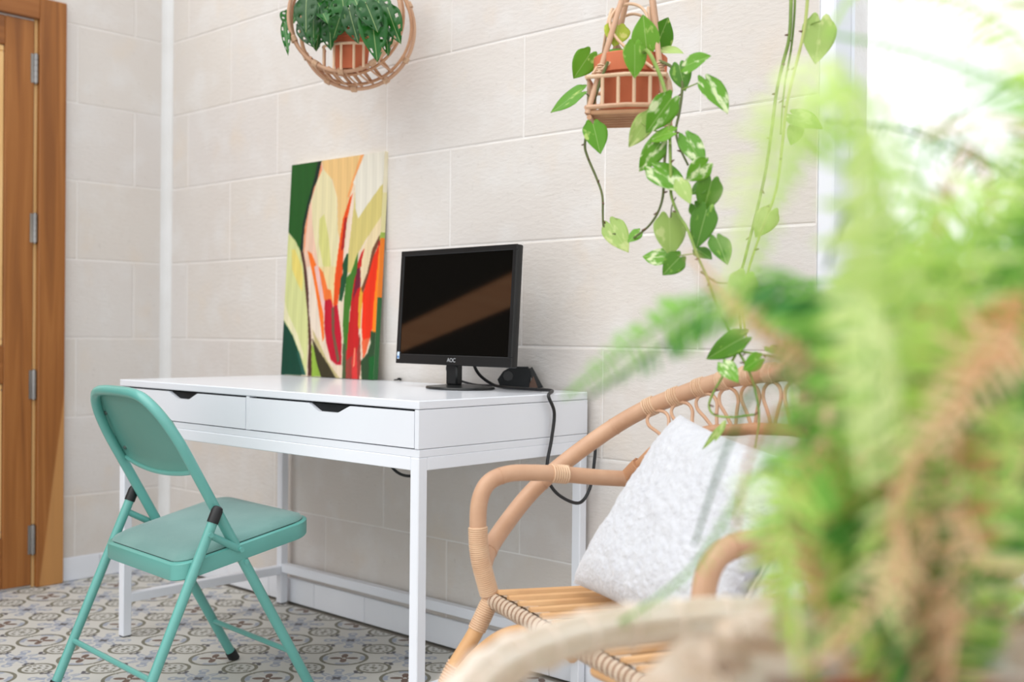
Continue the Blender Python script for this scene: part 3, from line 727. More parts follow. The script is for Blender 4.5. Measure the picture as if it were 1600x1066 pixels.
bm = BM(); add_prism(bm, [(0.028, -0.012, 0.052), (0.036, -0.012, 0.058), (0.062, -0.012, 0.004), (0.044, -0.012, 0.001)], (0, 0.02, 0), AX); obj('flap', bm, M_black, gad, smooth=False)
bm = BM(); add_prism(bm, [(0.028, -0.013, 0.008), (0.040, -0.013, 0.034), (0.050, -0.013, 0.004), (0.03, -0.013, 0.001)], (0, 0.016, 0), AX); obj('tab', bm, mat('brown_tab', (96, 70, 56), rough=0.6), gad, smooth=False)
sp_ = on_z(622, 595, HD + 0.001); bm = BM(); add_tube(bm, spline([sp_ + Vector((-0.012, -0.006, 0.002)), sp_ + Vector((-0.003, 0, 0.003)), sp_ + Vector((0.006, -0.004, 0.006)), sp_ + Vector((0.013, 0.002, 0.003))], 4), [0.002] * 4 + [0.003] * 5 + [0.004] * 4, 6)
tag(obj('cable_clip', bm, M_blackm), 'tiny black clip lying between painting and monitor', 'clip')

# ------------------------------------------------------------------ teal folding chair
FO = Vector((1.4302, -0.5157, 0)); FM = Matrix.Translation(FO) @ Matrix.Rotation(-0.069, 4, 'Z')
def F(x, y, z): return FM @ Vector((x, y, z))
fch = thing('folding_chair', F(0, -0.2, 0), 'teal metal folding chair with suede seat in front of the white desk', 'chair')
HW, K = 0.1975, 0.564
TR = 0.0125
def ft(s, z): return F(s * HW, -K * z, z)
# U-shaped tube: front legs running up into the back hoop
path = [(-HW, 0.018), (-HW, 0.30), (-HW, 0.56), (-HW, 0.615), (-HW + 0.004, 0.655), (-HW + 0.022, 0.705), (-HW + 0.058, 0.742), (-HW + 0.105, 0.757), (0, 0.760)]
path = path + [(-x, z) for x, z in path[-2::-1]]
pts = spline([F(x, -K * z, z) for x, z in path], 8)
bm = BM(); add_tube(bm, pts, TR, 14); fr = obj('back_frame', bm, M_teal, fch)
# pressed back panel inside the hoop
def bp(x, z, o=0.0):                                                    # point in the frame plane, o towards the sitter
    return F(x, -K * z + o, z + o * K)
bm = BM(); NX, NZ = 20, 14
def panel_pt(i, j, o):
    z0 = 0.578 - 0.012 * (1 - (2 * i / NX - 1) ** 2); x = (2 * i / NX - 1)
    z1b = 0.757
    X = x * (HW - 0.003)
    ax = abs(X); zt = 0.757
    if ax > HW - 0.105:
        t = (ax - (HW - 0.105)) / 0.102; zt = 0.757 - 0.145 * (1 - math.sqrt(max(0, 1 - t * t)))
    z = z0 + (zt - z0) * j / NZ
    bow = 0.012 * (1 - x * x)
    edge = min(j, NZ - j, i, NX - i)
    lip = -0.006 if edge == 0 else 0
    return bp(X, z, o - bow + 0.014 + lip)
for o in (0.0, 0.0035):
    g = [[bm.verts.new(panel_pt(i, j, o)) for j in range(NZ + 1)] for i in range(NX + 1)]
    for i in range(NX):
        for j in range(NZ): bm.faces.new((g[i][j], g[i + 1][j], g[i + 1][j + 1], g[i][j + 1]) if o else (g[i][j], g[i][j + 1], g[i + 1][j + 1], g[i + 1][j]))
    if o == 0: g0 = g
rim = lambda g: [g[i][0] for i in range(NX + 1)] + [g[NX][j] for j in range(1, NZ + 1)] + [g[i][NZ] for i in range(NX - 1, -1, -1)] + [g[0][j] for j in range(NZ - 1, 0, -1)]
A_, B_ = rim(g0), rim(g)
for i in range(len(A_)): bm.faces.new((A_[i], A_[(i + 1) % len(A_)], B_[(i + 1) % len(A_)], B_[i]))
backp = obj('back_panel', bm, M_tealp, fch)
bm = BM(); add_tube(bm, spline([bp(x * (HW - 0.006), 0.576 - 0.012 * (1 - x * x), 0.008 - 0.012 * (1 - x * x)) for x in (-1, -0.6, -0.2, 0.2, 0.6, 1)], 5), 0.006, 8); obj('rolled_edge', bm, M_teal, backp)
for x, z in ((-0.172, 0.690), (-0.172, 0.600), (0.172, 0.600), (0.160, 0.700)):
    bm = BM(); a = bp(x, z, 0.006); n_ = (bp(x, z, 1) - bp(x, z, 0)).normalized()
    add_tube(bm, [a + n_ * 0.0015, a + n_ * 0.007], 0.0055, 10); obj('screw', bm, M_steel, backp)
# feet of the front legs
for s in (-1, 1):
    bm = BM(); add_tube(bm, [ft(s, 0.0), ft(s, 0.024)], 0.0148, 14); obj('rubber_foot', bm, M_rubber, fch, label='black rubber foot')
# rear legs with black caps
RW = 0.218
for s in (-1, 1):
    b0, b1 = F(s * RW, -0.487, 0.015), F(s * RW, -0.292, 0.470)
    bm = BM(); add_tube(bm, [b0, b1], 0.0118, 14); lg = obj('rear_leg', bm, M_teal, fch)
    t = (b1 - b0).normalized()
    bm = BM(); add_tube(bm, [b1 - t * 0.008, b1 + t * 0.022, b1 + t * 0.029, b1 + t * 0.032], [0.0135, 0.0135, 0.011, 0.006], 14); obj('cap', bm, M_rubber, lg, label='black rubber cap')
    bm = BM(); add_tube(bm, [b0 - t * 0.015, b0 + t * 0.02], 0.0145, 14); obj('rubber_foot', bm, M_rubber, lg, label='black rubber foot')
    # link between rear leg and front tube
    a = b1 - t * 0.035; c = ft(s, 0.365); c = F(s * (HW + 0.010), -K * 0.392, 0.392)
    bm = BM(); add_tube(bm, [a, a.lerp(c, 0.5), c], [0.008, 0.0085, 0.009], 10); obj('link', bm, M_teal, fch)
    for q in (c, a, ft(s, 0.36)):
        bm = BM(); X = (F(s, 0, 0) - F(0, 0, 0)).normalized(); add_tube(bm, [q, q + X * 0.0165], 0.006, 10); obj('rivet', bm, M_teal, fch)
# stretchers
def rl(s, z): 
    t = (z - 0.015) / 0.455; return F(s * RW, -0.487 + 0.195 * t, z)
bm = BM(); add_tube(bm, [rl(-1, 0.128), rl(1, 0.128)], 0.0068, 10); obj('rear_stretcher', bm, M_teal, fch)
bm = BM(); add_tube(bm, [ft(-1, 0.118), ft(1, 0.118)], 0.0068, 10); obj('front_stretcher', bm, M_teal, fch)
# seat pan and cushion; rises towards the front
def seat_outline(o, cr=0.045, n=6):
    a, b_, yr, yf = 0.205 + o, 0.217 + o, -0.373 - o, -0.020 + o
    cs = [(-a, yr, 180), (a, yr, 270), (b_, yf, 0), (-b_, yf, 90)]; out = []
    for x, y, st in cs:
        cx = x + (cr if x < 0 else -cr); cy = y + (cr if y < -0.2 else -cr)
        for k in range(n + 1):
            t = math.radians(st + 90 * k / n); out.append((cx + cr * math.cos(t), cy + cr * math.sin(t)))
    return out
def sz(y): return 0.371 + 0.075 * (y + 0.373) / 0.353
def loft(bm, loops, capb=True, capt=True):
    L = [[bm.verts.new(p) for p in lp] for lp in loops]; n = len(L[0])
    for a, b_ in zip(L, L[1:]):
        for i in range(n): bm.faces.new((a[i], a[(i + 1) % n], b_[(i + 1) % n], b_[i]))
    if capb: bm.faces.new(L[0][::-1])
    if capt: bm.faces.new(L[-1])
bm = BM(); loops = []
for o, dz in ((-0.012, -0.040), (-0.002, -0.040), (0.0, -0.037), (0.0, -0.003), (-0.003, 0.0), (-0.012, 0.0), (-0.014, -0.006)):
    loops.append([F(x, y, sz(y) + dz) for x, y in seat_outline(o)])
loft(bm, loops); obj('seat_pan', bm, M_teal, fch)
bm = BM(); loops = []
for o, dz in ((-0.016, -0.007), (-0.0105, -0.002), (-0.0085, 0.003), (-0.012, 0.009), (-0.028, 0.016), (-0.06, 0.022), (-0.11, 0.025), (-0.16, 0.026)):
    loops.append([F(x, y, sz(y) + dz) for x, y in seat_outline(o, max(0.012, 0.045 + o * 0.2))])
loft(bm, loops); obj('seat_cushion', bm, M_tealf, fch, label='grey-teal suede seat cushion')
bm = BM(); add_tube(bm, spline([F(x, y, sz(y) + 0.0005) for x, y in seat_outline(-0.0105)], 1, True), 0.0018, 6, True); obj('piping', bm, mat('dark_piping', (30, 48, 46), rough=0.8), fch)

# ------------------------------------------------------------------ rattan armchair
CW = 0.76
RO = Vector((2.38, -0.68, 0)); RW_ = Vector((0.92, -0.39, 0)).normalized(); RD = Vector((-RW_.y, RW_.x, 0))
def A(u_, v, z): return RO + RW_ * u_ + RD * v + Vector((0, 0, z))
arm = thing('rattan_armchair', A(CW / 2, 0.2, 0), 'honey rattan armchair with hooped back of small loops, beside the desk', 'chair')
hoop_l = [(0.002, -0.024, 0.45), (-0.022, -0.004, 0.475), (-0.058, 0.036, 0.505), (-0.096, 0.105, 0.559), (-0.100, 0.15, 0.598), (-0.090, 0.196, 0.637), (-0.068, 0.244, 0.678), (-0.038, 0.297, 0.721), (0.006, 0.337, 0.755), (0.069, 0.372, 0.784), (0.136, 0.403, 0.81), (0.214, 0.422, 0.828), (0.296, 0.434, 0.838), (0.38, 0.438, 0.842)]
hoop = hoop_l + [(CW - x, y, z) for x, y, z in hoop_l[-2::-1]]
hp = spline([A(*q) for q in hoop], 6)
bm = BM(); add_tube(bm, hp, 0.0175, 14)
for k in range(7, len(hp) - 7, 17):
    t = (hp[k + 1] - hp[k - 1]).normalized(); add_tube(bm, [hp[k] - t * 0.0018, hp[k] + t * 0.0018], 0.0184, 14)
obj('back_hoop', bm, M_rattan, arm)
SL = (RD * 0.45 + Vector((0, 0, 0.38))).normalized(); HN = RW_.cross(SL)          # slant and normal of the hoop's plane
def hoop_at(f):
    L = [0.0]
    for a, b_ in zip(hp, hp[1:]): L.append(L[-1] + (b_ - a).length)
    s = L[-1] * f
    for j in range(len(L) - 1):
        if L[j + 1] >= s: return hp[j].lerp(hp[j + 1], (s - L[j]) / (L[j + 1] - L[j])), (hp[j + 1] - hp[j]).normalized()
    return hp[-1], (hp[-1] - hp[-2]).normalized()
def inward(t):
    n_ = HN.cross(t).normalized(); return n_
HC = A(CW / 2, 0.15, 0.58)
def inner(f, off=0.105):
    p_, t = hoop_at(f); n_ = inward(t)
    if n_.dot(HC - p_) < 0: n_ = -n_
    n_ = (n_ - RD * n_.dot(RD) * 0.9).normalized()                      # the loops hang nearly plumb
    return p_ + n_ * off
ipath = [A(0.0, 0.296, 0.611), A(0.022, 0.305, 0.635)] + [inner(0.28 + 0.44 * k / 16) for k in range(17)] + [A(CW - 0.022, 0.305, 0.635), A(CW, 0.296, 0.611)]
ips = spline(ipath, 4)
bm = BM(); add_tube(bm, ips, 0.0115, 12); obj('inner_back_rail', bm, M_rattan_d, arm)
# loops tied between the hoop and the inner arc
NL = 14
for k in range(NL):
    f = 0.288 + 0.424 * k / (NL - 1)
    top, t = hoop_at(f); bot = inner(f, 0.105); dn = bot - top; w_ = 0.0245
    if t.dot(RW_) < 0: t = -t
    top = top + dn.normalized() * 0.016
    dn = bot - top; pts = []
    for (sx, sd) in ((-0.10, 1.0), (-0.55, 0.62), (-0.95, 0.34), (-0.78, 0.12), (0, 0.0), (0.78, 0.12), (0.95, 0.34), (0.55, 0.62), (0.10, 1.0)):
        pts.append(top + t * (sx * w_) + dn * sd)
    bm = BM(); add_tube(bm, spline(pts, 6), 0.0036, 8)
    lp = obj('loop', bm, M_rattan, arm)
    bm = BM(); h0, _ = hoop_at(f); add_wrap(bm, [h0 - t * 0.011, h0 - t * 0.004, h0 + t * 0.004, h0 + t * 0.011], 0, 3, 0.0185, 4.5, 0.0022)
    obj('binding', bm, M_cane, lp)
# arms: post, bend, armrest, tied to the inner rail
for s in (0, 1):
    U = lambda x: (CW - x) if s else x
    pts = [A(U(0.0), -0.002, 0.385), A(U(0.0), -0.016, 0.43), A(U(0.0), -0.029, 0.48), A(U(0.0), -0.033, 0.54), A(U(0.0), -0.029, 0.587), A(U(0.0), -0.010, 0.619), A(U(0.0), 0.030, 0.633), A(U(0.0), 0.08, 0.633), A(U(0.0), 0.14, 0.628), A(U(0.0), 0.222, 0.618), A(U(0.0), 0.297, 0.611)]
    ap = spline(pts, 8)
    bm = BM(); add_tube(bm, ap, 0.0165, 14)
    for k in (20, 45, 66): 
        t = (ap[k + 1] - ap[k - 1]).normalized(); add_tube(bm, [ap[k] - t * 0.0015, ap[k] + t * 0.0015], 0.0173, 14)
    ar = obj('armrest', bm, M_rattan, arm)
    bm = BM(); add_wrap(bm, ap, 3, 23, 0.0172, 34, 0.0021, 6); obj('binding', bm, M_cane, ar, label='pale cane binding')
    bm = BM(); add_wrap(bm, ap, 62, 66, 0.0172, 7, 0.0022, 6); obj('binding', bm, M_cane, ar, label='pale cane binding')
    bm = BM(); e0 = A(U(0.0), 0.295, 0.611); e1 = A(U(0.030), 0.308, 0.642); add_wrap(bm, [e0, e0.lerp(e1, 0.33), e0.lerp(e1, 0.66), e1], 0, 3, 0.0165, 12, 0.0022, 6); add_tube(bm, [e0, e1], 0.0150, 10); obj('binding', bm, M_rattan_d, ar)
# seat frame
SZ = 0.40
fl, frr, bl, br_ = A(0.0, 0.0, SZ - 0.01), A(CW, 0.0, SZ - 0.01), A(0.05, 0.44, SZ - 0.015), A(CW - 0.05, 0.44, SZ - 0.015)
bm = BM(); add_tube(bm, [fl, frr], 0.014, 12); rail = obj('front_rail', bm, M_rattan_d, arm)
nl = 44
for k in range(nl):                                                    # flat cane strips looped over the front rail
    c = fl.lerp(frr, (k + 0.7) / (nl + 0.6)); wd = 0.0128
    bm = BM(); prof = []
    for a in range(-200, 61, 26):
        t = math.radians(a); prof.append((math.cos(t) * -0.0168, -math.sin(t) * 0.0168))
    prof = [(0.034, 0.0150)] + [(math.cos(math.radians(a)) * 0.0168, math.sin(math.radians(a)) * 0.0168) for a in range(80, 281, 20)] + [(0.03, -0.016)]
    sk = RW_ * (0.004)
    va = []
    for i, (pv, pz) in enumerate(prof):
        pc = c + RD * pv + Vector((0, 0, pz)) + sk * (i / len(prof) - 0.5)
        va.append((bm.verts.new(pc - RW_ * wd / 2), bm.verts.new(pc + RW_ * wd / 2)))
    for (a, b_), (c_, d_) in zip(va, va[1:]): bm.faces.new((a, b_, d_, c_))
    bmesh.ops.solidify(bm, geom=bm.faces[:], thickness=0.0016)
    obj('cane_strip', bm, M_cane_w, rail)
for a, b_, nm in ((fl, bl, 'side_rail'), (frr, br_, 'side_rail'), (bl, br_, 'rear_rail')):
    bm = BM(); add_tube(bm, [a, a.lerp(b_, 0.5) + Vector((0, 0, 0.004)), b_], 0.014, 12); obj(nm, bm, M_rattan, arm)
for k in range(16):
    f = (k + 0.5) / 16
    a = fl.lerp(frr, f) + Vector((0, 0, 0.016)); b_ = bl.lerp(br_, f) + Vector((0, 0, 0.014))
    bm = BM(); add_tube(bm, [a, a.lerp(b_, 0.5), b_], 0.0088, 8); obj('seat_cane', bm, M_orange_rattan, arm)
for fr_ in (0.42, 0.75):
    bm = BM(); a = fl.lerp(bl, fr_); b_ = frr.lerp(br_, fr_); pth = [a.lerp(b_, k / 20) + Vector((0, 0, 0.024)) for k in range(21)]
    add_wrap(bm, pth, 0, 20, 0.006, 36, 0.0028, 5); obj('cross_tie', bm, M_orange_rattan, arm)
# legs and curved braces
for s in (0, 1):
    U = lambda x: (CW - x) if s else x
    bm = BM(); lp_ = spline([A(U(0.0), 0.0, 0.40), A(U(-0.008), -0.035, 0.325), A(U(-0.02), -0.08, 0.245), A(U(-0.032), -0.125, 0.12), A(U(-0.04), -0.15, 0.0)], 8)
    add_tube(bm, lp_, 0.0155, 14); lg = obj('leg', bm, M_orange_rattan, arm)
    bm = BM(); add_wrap(bm, lp_, 1, 7, 0.0165, 14, 0.0022, 6); obj('binding', bm, M_cane, lg)
    bm = BM(); add_wrap(bm, lp_, 14, 18, 0.0165, 10, 0.0022, 6); obj('binding', bm, M_cane, lg)
    bm = BM(); add_tube(bm, spline([A(U(0.06), 0.44, 0.40), A(U(0.04), 0.50, 0.2), A(U(0.03), 0.54, 0.0)], 6), 0.0155, 12); obj('leg', bm, M_orange_rattan, arm)
    bm = BM(); add_tube(bm, spline([A(U(-0.015), -0.075, 0.235), A(U(0.03), -0.05, 0.295), A(U(0.10), -0.02, 0.35), A(U(0.20), -0.004, 0.378), A(U(0.34), -0.002, 0.372)], 6), 0.0115, 10); obj('brace', bm, M_orange_rattan, arm)

# ------------------------------------------------------------------ cushions
def cushion(name, BL, BR, TL, TR, thick, label, group=None, seed=0, n=64, fuzz=0.006):
    BL, BR, TL, TR = map(Vector, (BL, BR, TL, TR)); nrm = ((BR - BL).cross(TL - BL)).normalized()
    bm = BM(); grids = []
    for sgn in (1, -1):
        g = []
        for i in range(n + 1):
            row = []
            for j in range(n + 1):
                a, b_ = i / n, j / n
                ca, cb = 2 * a - 1, 2 * b_ - 1
                pin = 0.055                                              # sides drawn in between the corners
                a2 = 0.5 + ca * 0.5 * (1 - pin * (1 - cb * cb)); b2 = 0.5 + cb * 0.5 * (1 - pin * (1 - ca * ca))
                p = BL.lerp(BR, a2).lerp(TL.lerp(TR, a2), b2)
                h = max(0.0, (1 - ca ** 4) * (1 - cb ** 4)) ** 0.55
                q = p + nrm * (sgn * thick / 2 * h)
                nz = noise.noise(q * 55 + Vector((seed, 0, 0))) * fuzz + noise.noise(q * 140) * fuzz * 0.8 + noise.noise(q * 14) * fuzz * 1.6
                row.append(q + nrm * (sgn * nz * (0.35 + 0.65 * h)) + (BR - BL).normalized() * (noise.noise(q * 120 + Vector((9, 3, seed))) * fuzz * 0.6))
            g.append(row)
        grids.append(g)
    vt = [[bm.verts.new(p) for p in row] for row in grids[0]]
    vb = [[(vt[i][j] if i in (0, n) or j in (0, n) else bm.verts.new(grids[1][i][j])) for j in range(n + 1)] for i in range(n + 1)]
    for v_, fl_ in ((vt, False), (vb, True)):
        for i in range(n):
            for j in range(n):
                f = (v_[i][j], v_[i + 1][j], v_[i + 1][j + 1], v_[i][j + 1])
                try: bm.faces.new(f[::-1] if fl_ else f)
                except ValueError: pass
    o = obj(name, bm, M_fluff, None); tag(o, label, 'cushion', group)
    return o
cushion('cushion', A(0.095, 0.125, 0.432), A(0.56, 0.11, 0.415), A(0.180, 0.305, 0.755), A(0.63, 0.245, 0.715), 0.12, 'fluffy white cushion leaning on the armchair back, left of two', 'fluffy white cushions', 1, 100, 0.0032)
cushion('cushion', A(0.52, 0.20, 0.43), A(0.735, 0.13, 0.45), A(0.60, 0.34, 0.70), A(0.75, 0.26, 0.68), 0.08, 'white cushion half hidden by the fern, right of the fluffy one', 'fluffy white cushions', 5, 48, 0.0032)

# ------------------------------------------------------------------ leaves
def leaf_mesh(name, outline, m, fold=0.12, droop=0.25, nx=8, ny=12, holes=False, thick=0.004):
    """unit leaf: base at origin, tip at +Y 1, half-width from outline(t); faces +Z"""
    b = BM(); g = []
    for j in range(ny + 1):
        t = j / ny; w_, y0 = outline(t); row = []
        for i in range(nx + 1):
            s = 2 * i / nx - 1
            x = s * w_; y = y0(abs(s)) if callable(y0) else y0
            z = -fold * (1 - abs(s)) * w_ * 1.2 - droop * t * t + 0.02 * math.sin(6 * t + 3 * s)
            row.append(b.verts.new((x, y, z)))
        g.append(row)
    for j in range(ny):
        for i in range(nx):
            if holes and ((i == 1 and j in (3, 6)) or (i == 5 and j in (2, 5, 8))): continue
            if holes and (i == 0 and j == 8): continue
            b.faces.new((g[j][i], g[j][i + 1], g[j + 1][i + 1], g[j + 1][i]))
    bmesh.ops.remove_doubles(b, verts=b.verts, dist=1e-5)
    bmesh.ops.solidify(b, geom=b.faces[:], thickness=thick)
    me = bpy.data.meshes.new(name); b.to_mesh(me); b.free()
    me.polygons.foreach_set('use_smooth', [True] * len(me.polygons)); me.materials.append(m)
    return me
def heart(t):                                                          # broad lobed base, pointed tip
    w_ = 0.43 * math.sin(math.pi * (0.2 + 0.8 * t) ** 0.78) ** 0.8 * (1 - max(0, (t - 0.55) / 0.45) ** 2 * 0.25) if t < 1 else 0.001
    w_ *= min(1.0, 0.72 + t * 2.2)
    return w_, (lambda s: t - 0.16 * (1 - t) ** 2.5 * (1 - (2 * s - 1) ** 2) - 0.05 * (1 - t) ** 2 * s)
def slim(t):
    w_ = 0.17 * math.sin(math.pi * t ** 0.75) ** 0.8 if 0 < t < 1 else 0.001
    return w_, t
PL = {}
for k, m_ in (('g', M_pothos), ('v', M_pothos_v), ('y', M_pothos_y), ('p', M_pothos_p), ('d', M_pothos_d)):
    PL[k] = leaf_mesh('leaf', heart, m_)
PLs = leaf_mesh('leaf', slim, M_pothos_p)
ML = leaf_mesh('leaf', heart, M_monstera, fold=0.15, droop=0.30, nx=7, ny=11, holes=True)
def leaf_at(parent, mesh, base, tip, width, facing, wscale=0.78, name='leaf'):
    base, tip = Vector(base), Vector(tip); y = tip - base; L = y.length; y.normalize()
    f = Vector(facing); z = (f - y * f.dot(y)).normalized(); x = y.cross(z)
    M = Matrix.Translation(base) @ Matrix(((x.x, y.x, z.x, 0), (x.y, y.y, z.y, 0), (x.z, y.z, z.z, 0), (0, 0, 0, 1))) @ Matrix.Diagonal((width / wscale, L, L * 0.6, 1))
    return place(name, mesh, M, parent)
TOCAM = -FWD

# ------------------------------------------------------------------ round rattan basket with a swiss-cheese plant
HY = -0.20
def hang_hook(p, label):
    """black iron wall bracket out of frame above, with the cord that carries a planter"""
    h = thing('wall_hook', (p.x, 0, p.z), label, 'hook')
    bm = BM(); add_tube(bm, spline([Vector((p.x, -0.002, p.z + 0.02)), Vector((p.x, p.y * 0.5, p.z + 0.045)), Vector((p.x, p.y, p.z + 0.03)), Vector((p.x, p.y, p.z))], 6), 0.005, 8); obj('arm', bm, M_blackm, h)
    bm = BM(); add_box(bm, (p.x - 0.02, -0.006, p.z - 0.02), (p.x + 0.02, -0.0005, p.z + 0.06), 0.002); obj('plate', bm, M_blackm, h)
    return h
bc = on_y(549, 34, HY)
bask = thing('hanging_basket', bc + Vector((0, 0, -0.17)), 'round double hoop rattan basket hanging on the wall above the painting', 'basket')
hx = RGT.copy(); hx.z = 0; hx.normalize(); hx = (hx + Vector((0.16, 0, 0))).normalized(); hn = Vector((-hx.y, hx.x, 0))   # hoop plane
def hp_(a, r, dn, dx=0, dz=0): return bc + hx * (r * math.cos(a) + dx) + Vector((0, 0, r * math.sin(a) + dz)) + hn * dn
RB = 0.162
circA = [hp_(2 * math.pi * k / 64, RB, -0.035, -0.012, 0.012) for k in range(64)]
circB = [hp_(2 * math.pi * k / 64, RB + 0.006, 0.05, 0.006, -0.014) for k in range(64)]
circC = [hp_(2 * math.pi * k / 64, RB + 0.001, -0.020, -0.007, 0.006) for k in range(64)]
circD = [hp_(2 * math.pi * k / 64, RB + 0.002, 0.036, 0.004, -0.008) for k in range(64)]
for c_, r_ in ((circA, 0.0058), (circB, 0.0058), (circC, 0.0045), (circD, 0.0045)):
    bm = BM(); add_tube(bm, c_, r_, 10, True); ho = obj('hoop', bm, M_rattan_d if r_ < 0.005 else M_rattan, bask)
    if r_ > 0.005:
        for k in (4, 10, 36, 42, 47, 53, 58):
            bm = BM(); add_wrap(bm, c_, k, k + 1, r_ + 0.003, 5, 0.0016, 5); obj('binding', bm, M_cane, ho)
# slatted base and little front fence inside the hoops
bz = -0.118
for k in range(8):
    a = math.pi * (1.28 + 0.44 * k / 7)
    bm = BM(); add_tube(bm, [hp_(a, RB - 0.006, -0.038, -0.01, 0.01), hp_(a, RB - 0.004, 0.052, 0.005, -0.012)], 0.0048, 8); obj('base_slat', bm, M_rattan_d, bask)
for k in range(7):
    a = math.pi * (1.30 + 0.40 * k / 6)
    bm = BM(); add_tube(bm, spline([hp_(a, RB - 0.002, -0.036, -0.01, 0.008), hp_(a + 0.05, RB + 0.006, 0.006, -0.002, -0.002), hp_(a + 0.1, RB + 0.002, 0.052, 0.005, -0.012)], 4), 0.003, 6); obj('weave', bm, M_rattan, bask)
fz = 0.068
rail_pts = [bc + hx * x + hn * y_ + Vector((0, 0, -0.078)) for x, y_ in ((-0.082, 0.02), (-0.072, -0.03), (-0.035, -0.058), (0.01, -0.066), (0.05, -0.058), (0.083, -0.03), (0.09, 0.02))]
bm = BM(); add_tube(bm, spline(rail_pts, 6), 0.0042, 8); obj('fence_rail', bm, M_cane, bask)
for f in (0.03, 0.18, 0.34, 0.44, 0.56, 0.67, 0.82, 0.97):
    sp_p = spline(rail_pts, 6); q = sp_p[int(f * (len(sp_p) - 1))]
    zb = bc.z - math.sqrt(max(0.0004, (RB - 0.004) ** 2 - ((q - bc).dot(hx)) ** 2)) + 0.006
    bm = BM(); add_tube(bm, [q, Vector((q.x, q.y, min(zb, q.z - 0.02)))], 0.0038, 8); obj('fence_post', bm, M_cane, bask)
hk = hang_hook(Vector((bc.x, HY, bc.z + 0.42)), 'black iron hook carrying the round rattan basket')
bm = BM(); add_tube(bm, [Vector((bc.x, HY, bc.z + 0.42)), bc + Vector((0, 0, RB + 0.002))], 0.003, 6); obj('cord', bm, M_straw2, bask)

def pot(root, c, r_top, r_bot, h, m=M_terra, rimh=0.025):
    bm = BM(); t = 0.006
    add_lathe(bm, [(0, 0), (r_bot, 0), (r_bot + (r_top - r_bot) * (1 - rimh / h) - 0.004, h - rimh), (r_top, h - rimh), (r_top + 0.001, h - 0.002), (r_top - 0.001, h), (r_top - t, h), (r_top - t - 0.002, h - 0.018), (0, h - 0.018)], c, 40)
    obj('pot', bm, m, root)
    bm = BM(); add_lathe(bm, [(0, h - 0.0175), (r_top * 0.6, h - 0.014), (r_top - t - 0.0025, h - 0.0172)], c, 24); obj('soil', bm, M_soil, root)
pc = bc + hx * 0.001 + Vector((0, 0, -0.142))
mons = thing('potted_plant', pc, 'dark green plant with holed leaves in a terracotta pot in the round basket', 'plant')
pot(mons, pc, 0.062, 0.044, 0.112)
crown = pc + Vector((0, 0, 0.105))
mleaf = [((452, 20), (446, 40), 20), ((445, 38), (449, 80), 11), ((470, 10), (452, 36), 22), ((478, 0), (474, 45), 30), ((490, 15), (484, 68), 32), ((505, -2), (500, 40), 34), ((500, 35), (490, 76), 28), ((520, 5), (528, 48), 34), ((515, 30), (512, 76), 30),
         ((535, 0), (540, 40), 32), ((545, 15), (556, 64), 26), ((555, 0), (572, 36), 32), ((572, 5), (590, 44), 30), ((580, 20), (590, 90), 34), ((592, 8), (606, 60), 26), ((606, 15), (622, 64), 26), ((600, 30), (604, 84), 22), ((470, 40), (488, 70), 18), ((560, 30), (548, 52), 22), ((530, 30), (520, 60), 22), ((590, 0), (604, 28), 26), ((510, 12), (486, 34), 26), ((565, 28), (582, 60), 24), ((495, 0), (512, 28), 26), ((482, 20), (462, 44), 20)]
S_ = 1742.0
for i, (b_, t_, w_) in enumerate(mleaf):
    Yb = HY - 0.04 - 0.10 * random.random(); 
    pb = on_y(b_[0], b_[1], Yb); pt_ = on_y(t_[0], t_[1], Yb - 0.03 * random.random())
    dpt = (pb - CAM).dot(FWD)
    fac = TOCAM + Vector((random.uniform(-.5, .5), random.uniform(-.3, .3), random.uniform(0.0, .7)))
    leaf_at(mons, ML, pb, pt_, w_ * 1.25 / S_ * dpt, fac)
    if i % 2 == 0:
        mid = crown.lerp(pb, 0.55) + Vector((0, 0, 0.03)); bm = BM(); add_tube(bm, spline([crown, mid, pb], 5), 0.0013, 5); obj('stem', bm, M_stem_d, mons)

# ------------------------------------------------------------------ rod planter with pothos
PY = -0.47
def P3(px, py, dy=0.0): return on_y(px, py, PY + dy)
pl_c = P3(984, 178); tray_z = pl_c.z
ppm = (pl_c - CAM).dot(FWD) / S_                                        # metres per photo pixel at the planter
planter = thing('hanging_planter', pl_c, 'square rattan rod planter holding a terracotta pot, hung at upper right', 'planter')
# square tray seen nearly corner-on; q1..q4 are its corners
px_ = Vector((hx.x, hx.y, 0)); pn_ = Vector((hn.x, hn.y, 0))
rot = math.radians(-6); ux = px_ * math.cos(rot) + pn_ * math.sin(rot); uy = -px_ * math.sin(rot) + pn_ * math.cos(rot)
S2 = 0.070
TC = pl_c + Vector((0, 0, 0.0))
def T(a, b_, z): return TC + ux * a + uy * b_ + Vector((0, 0, z))
cor = [(-S2, -S2), (S2, -S2), (S2, S2), (-S2, S2)]
apex = P3(1004, -92)
for a, b_ in cor:
    bm = BM(); top = apex + (ux * a + uy * b_) * 0.07
    q = T(a * 1.06, b_ * 1.06, -0.012)
    p_ = [q.lerp(top, k_ / 18) for k_ in range(19)]
    add_tube(bm, p_, 0.0056, 10); rd = obj('rod', bm, M_rattan, planter)
    bm = BM(); add_wrap(bm, p_, 4, 5, 0.0075, 4, 0.0014, 5); obj('binding', bm, M_cane, rd)
for z, r_ in ((0.0, 0.0048), (0.058, 0.0042)):
    for k in range(4):
        a, b_ = cor[k], cor[(k + 1) % 4]
        bm = BM(); add_tube(bm, [T(a[0] * 1.08, a[1] * 1.08, z), T((a[0] + b_[0]) * 0.55, (a[1] + b_[1]) * 0.55, z + 0.003), T(b_[0] * 1.08, b_[1] * 1.08, z)], r_, 8); obj('rail', bm, M_cane if z > 0 else M_rattan, planter)
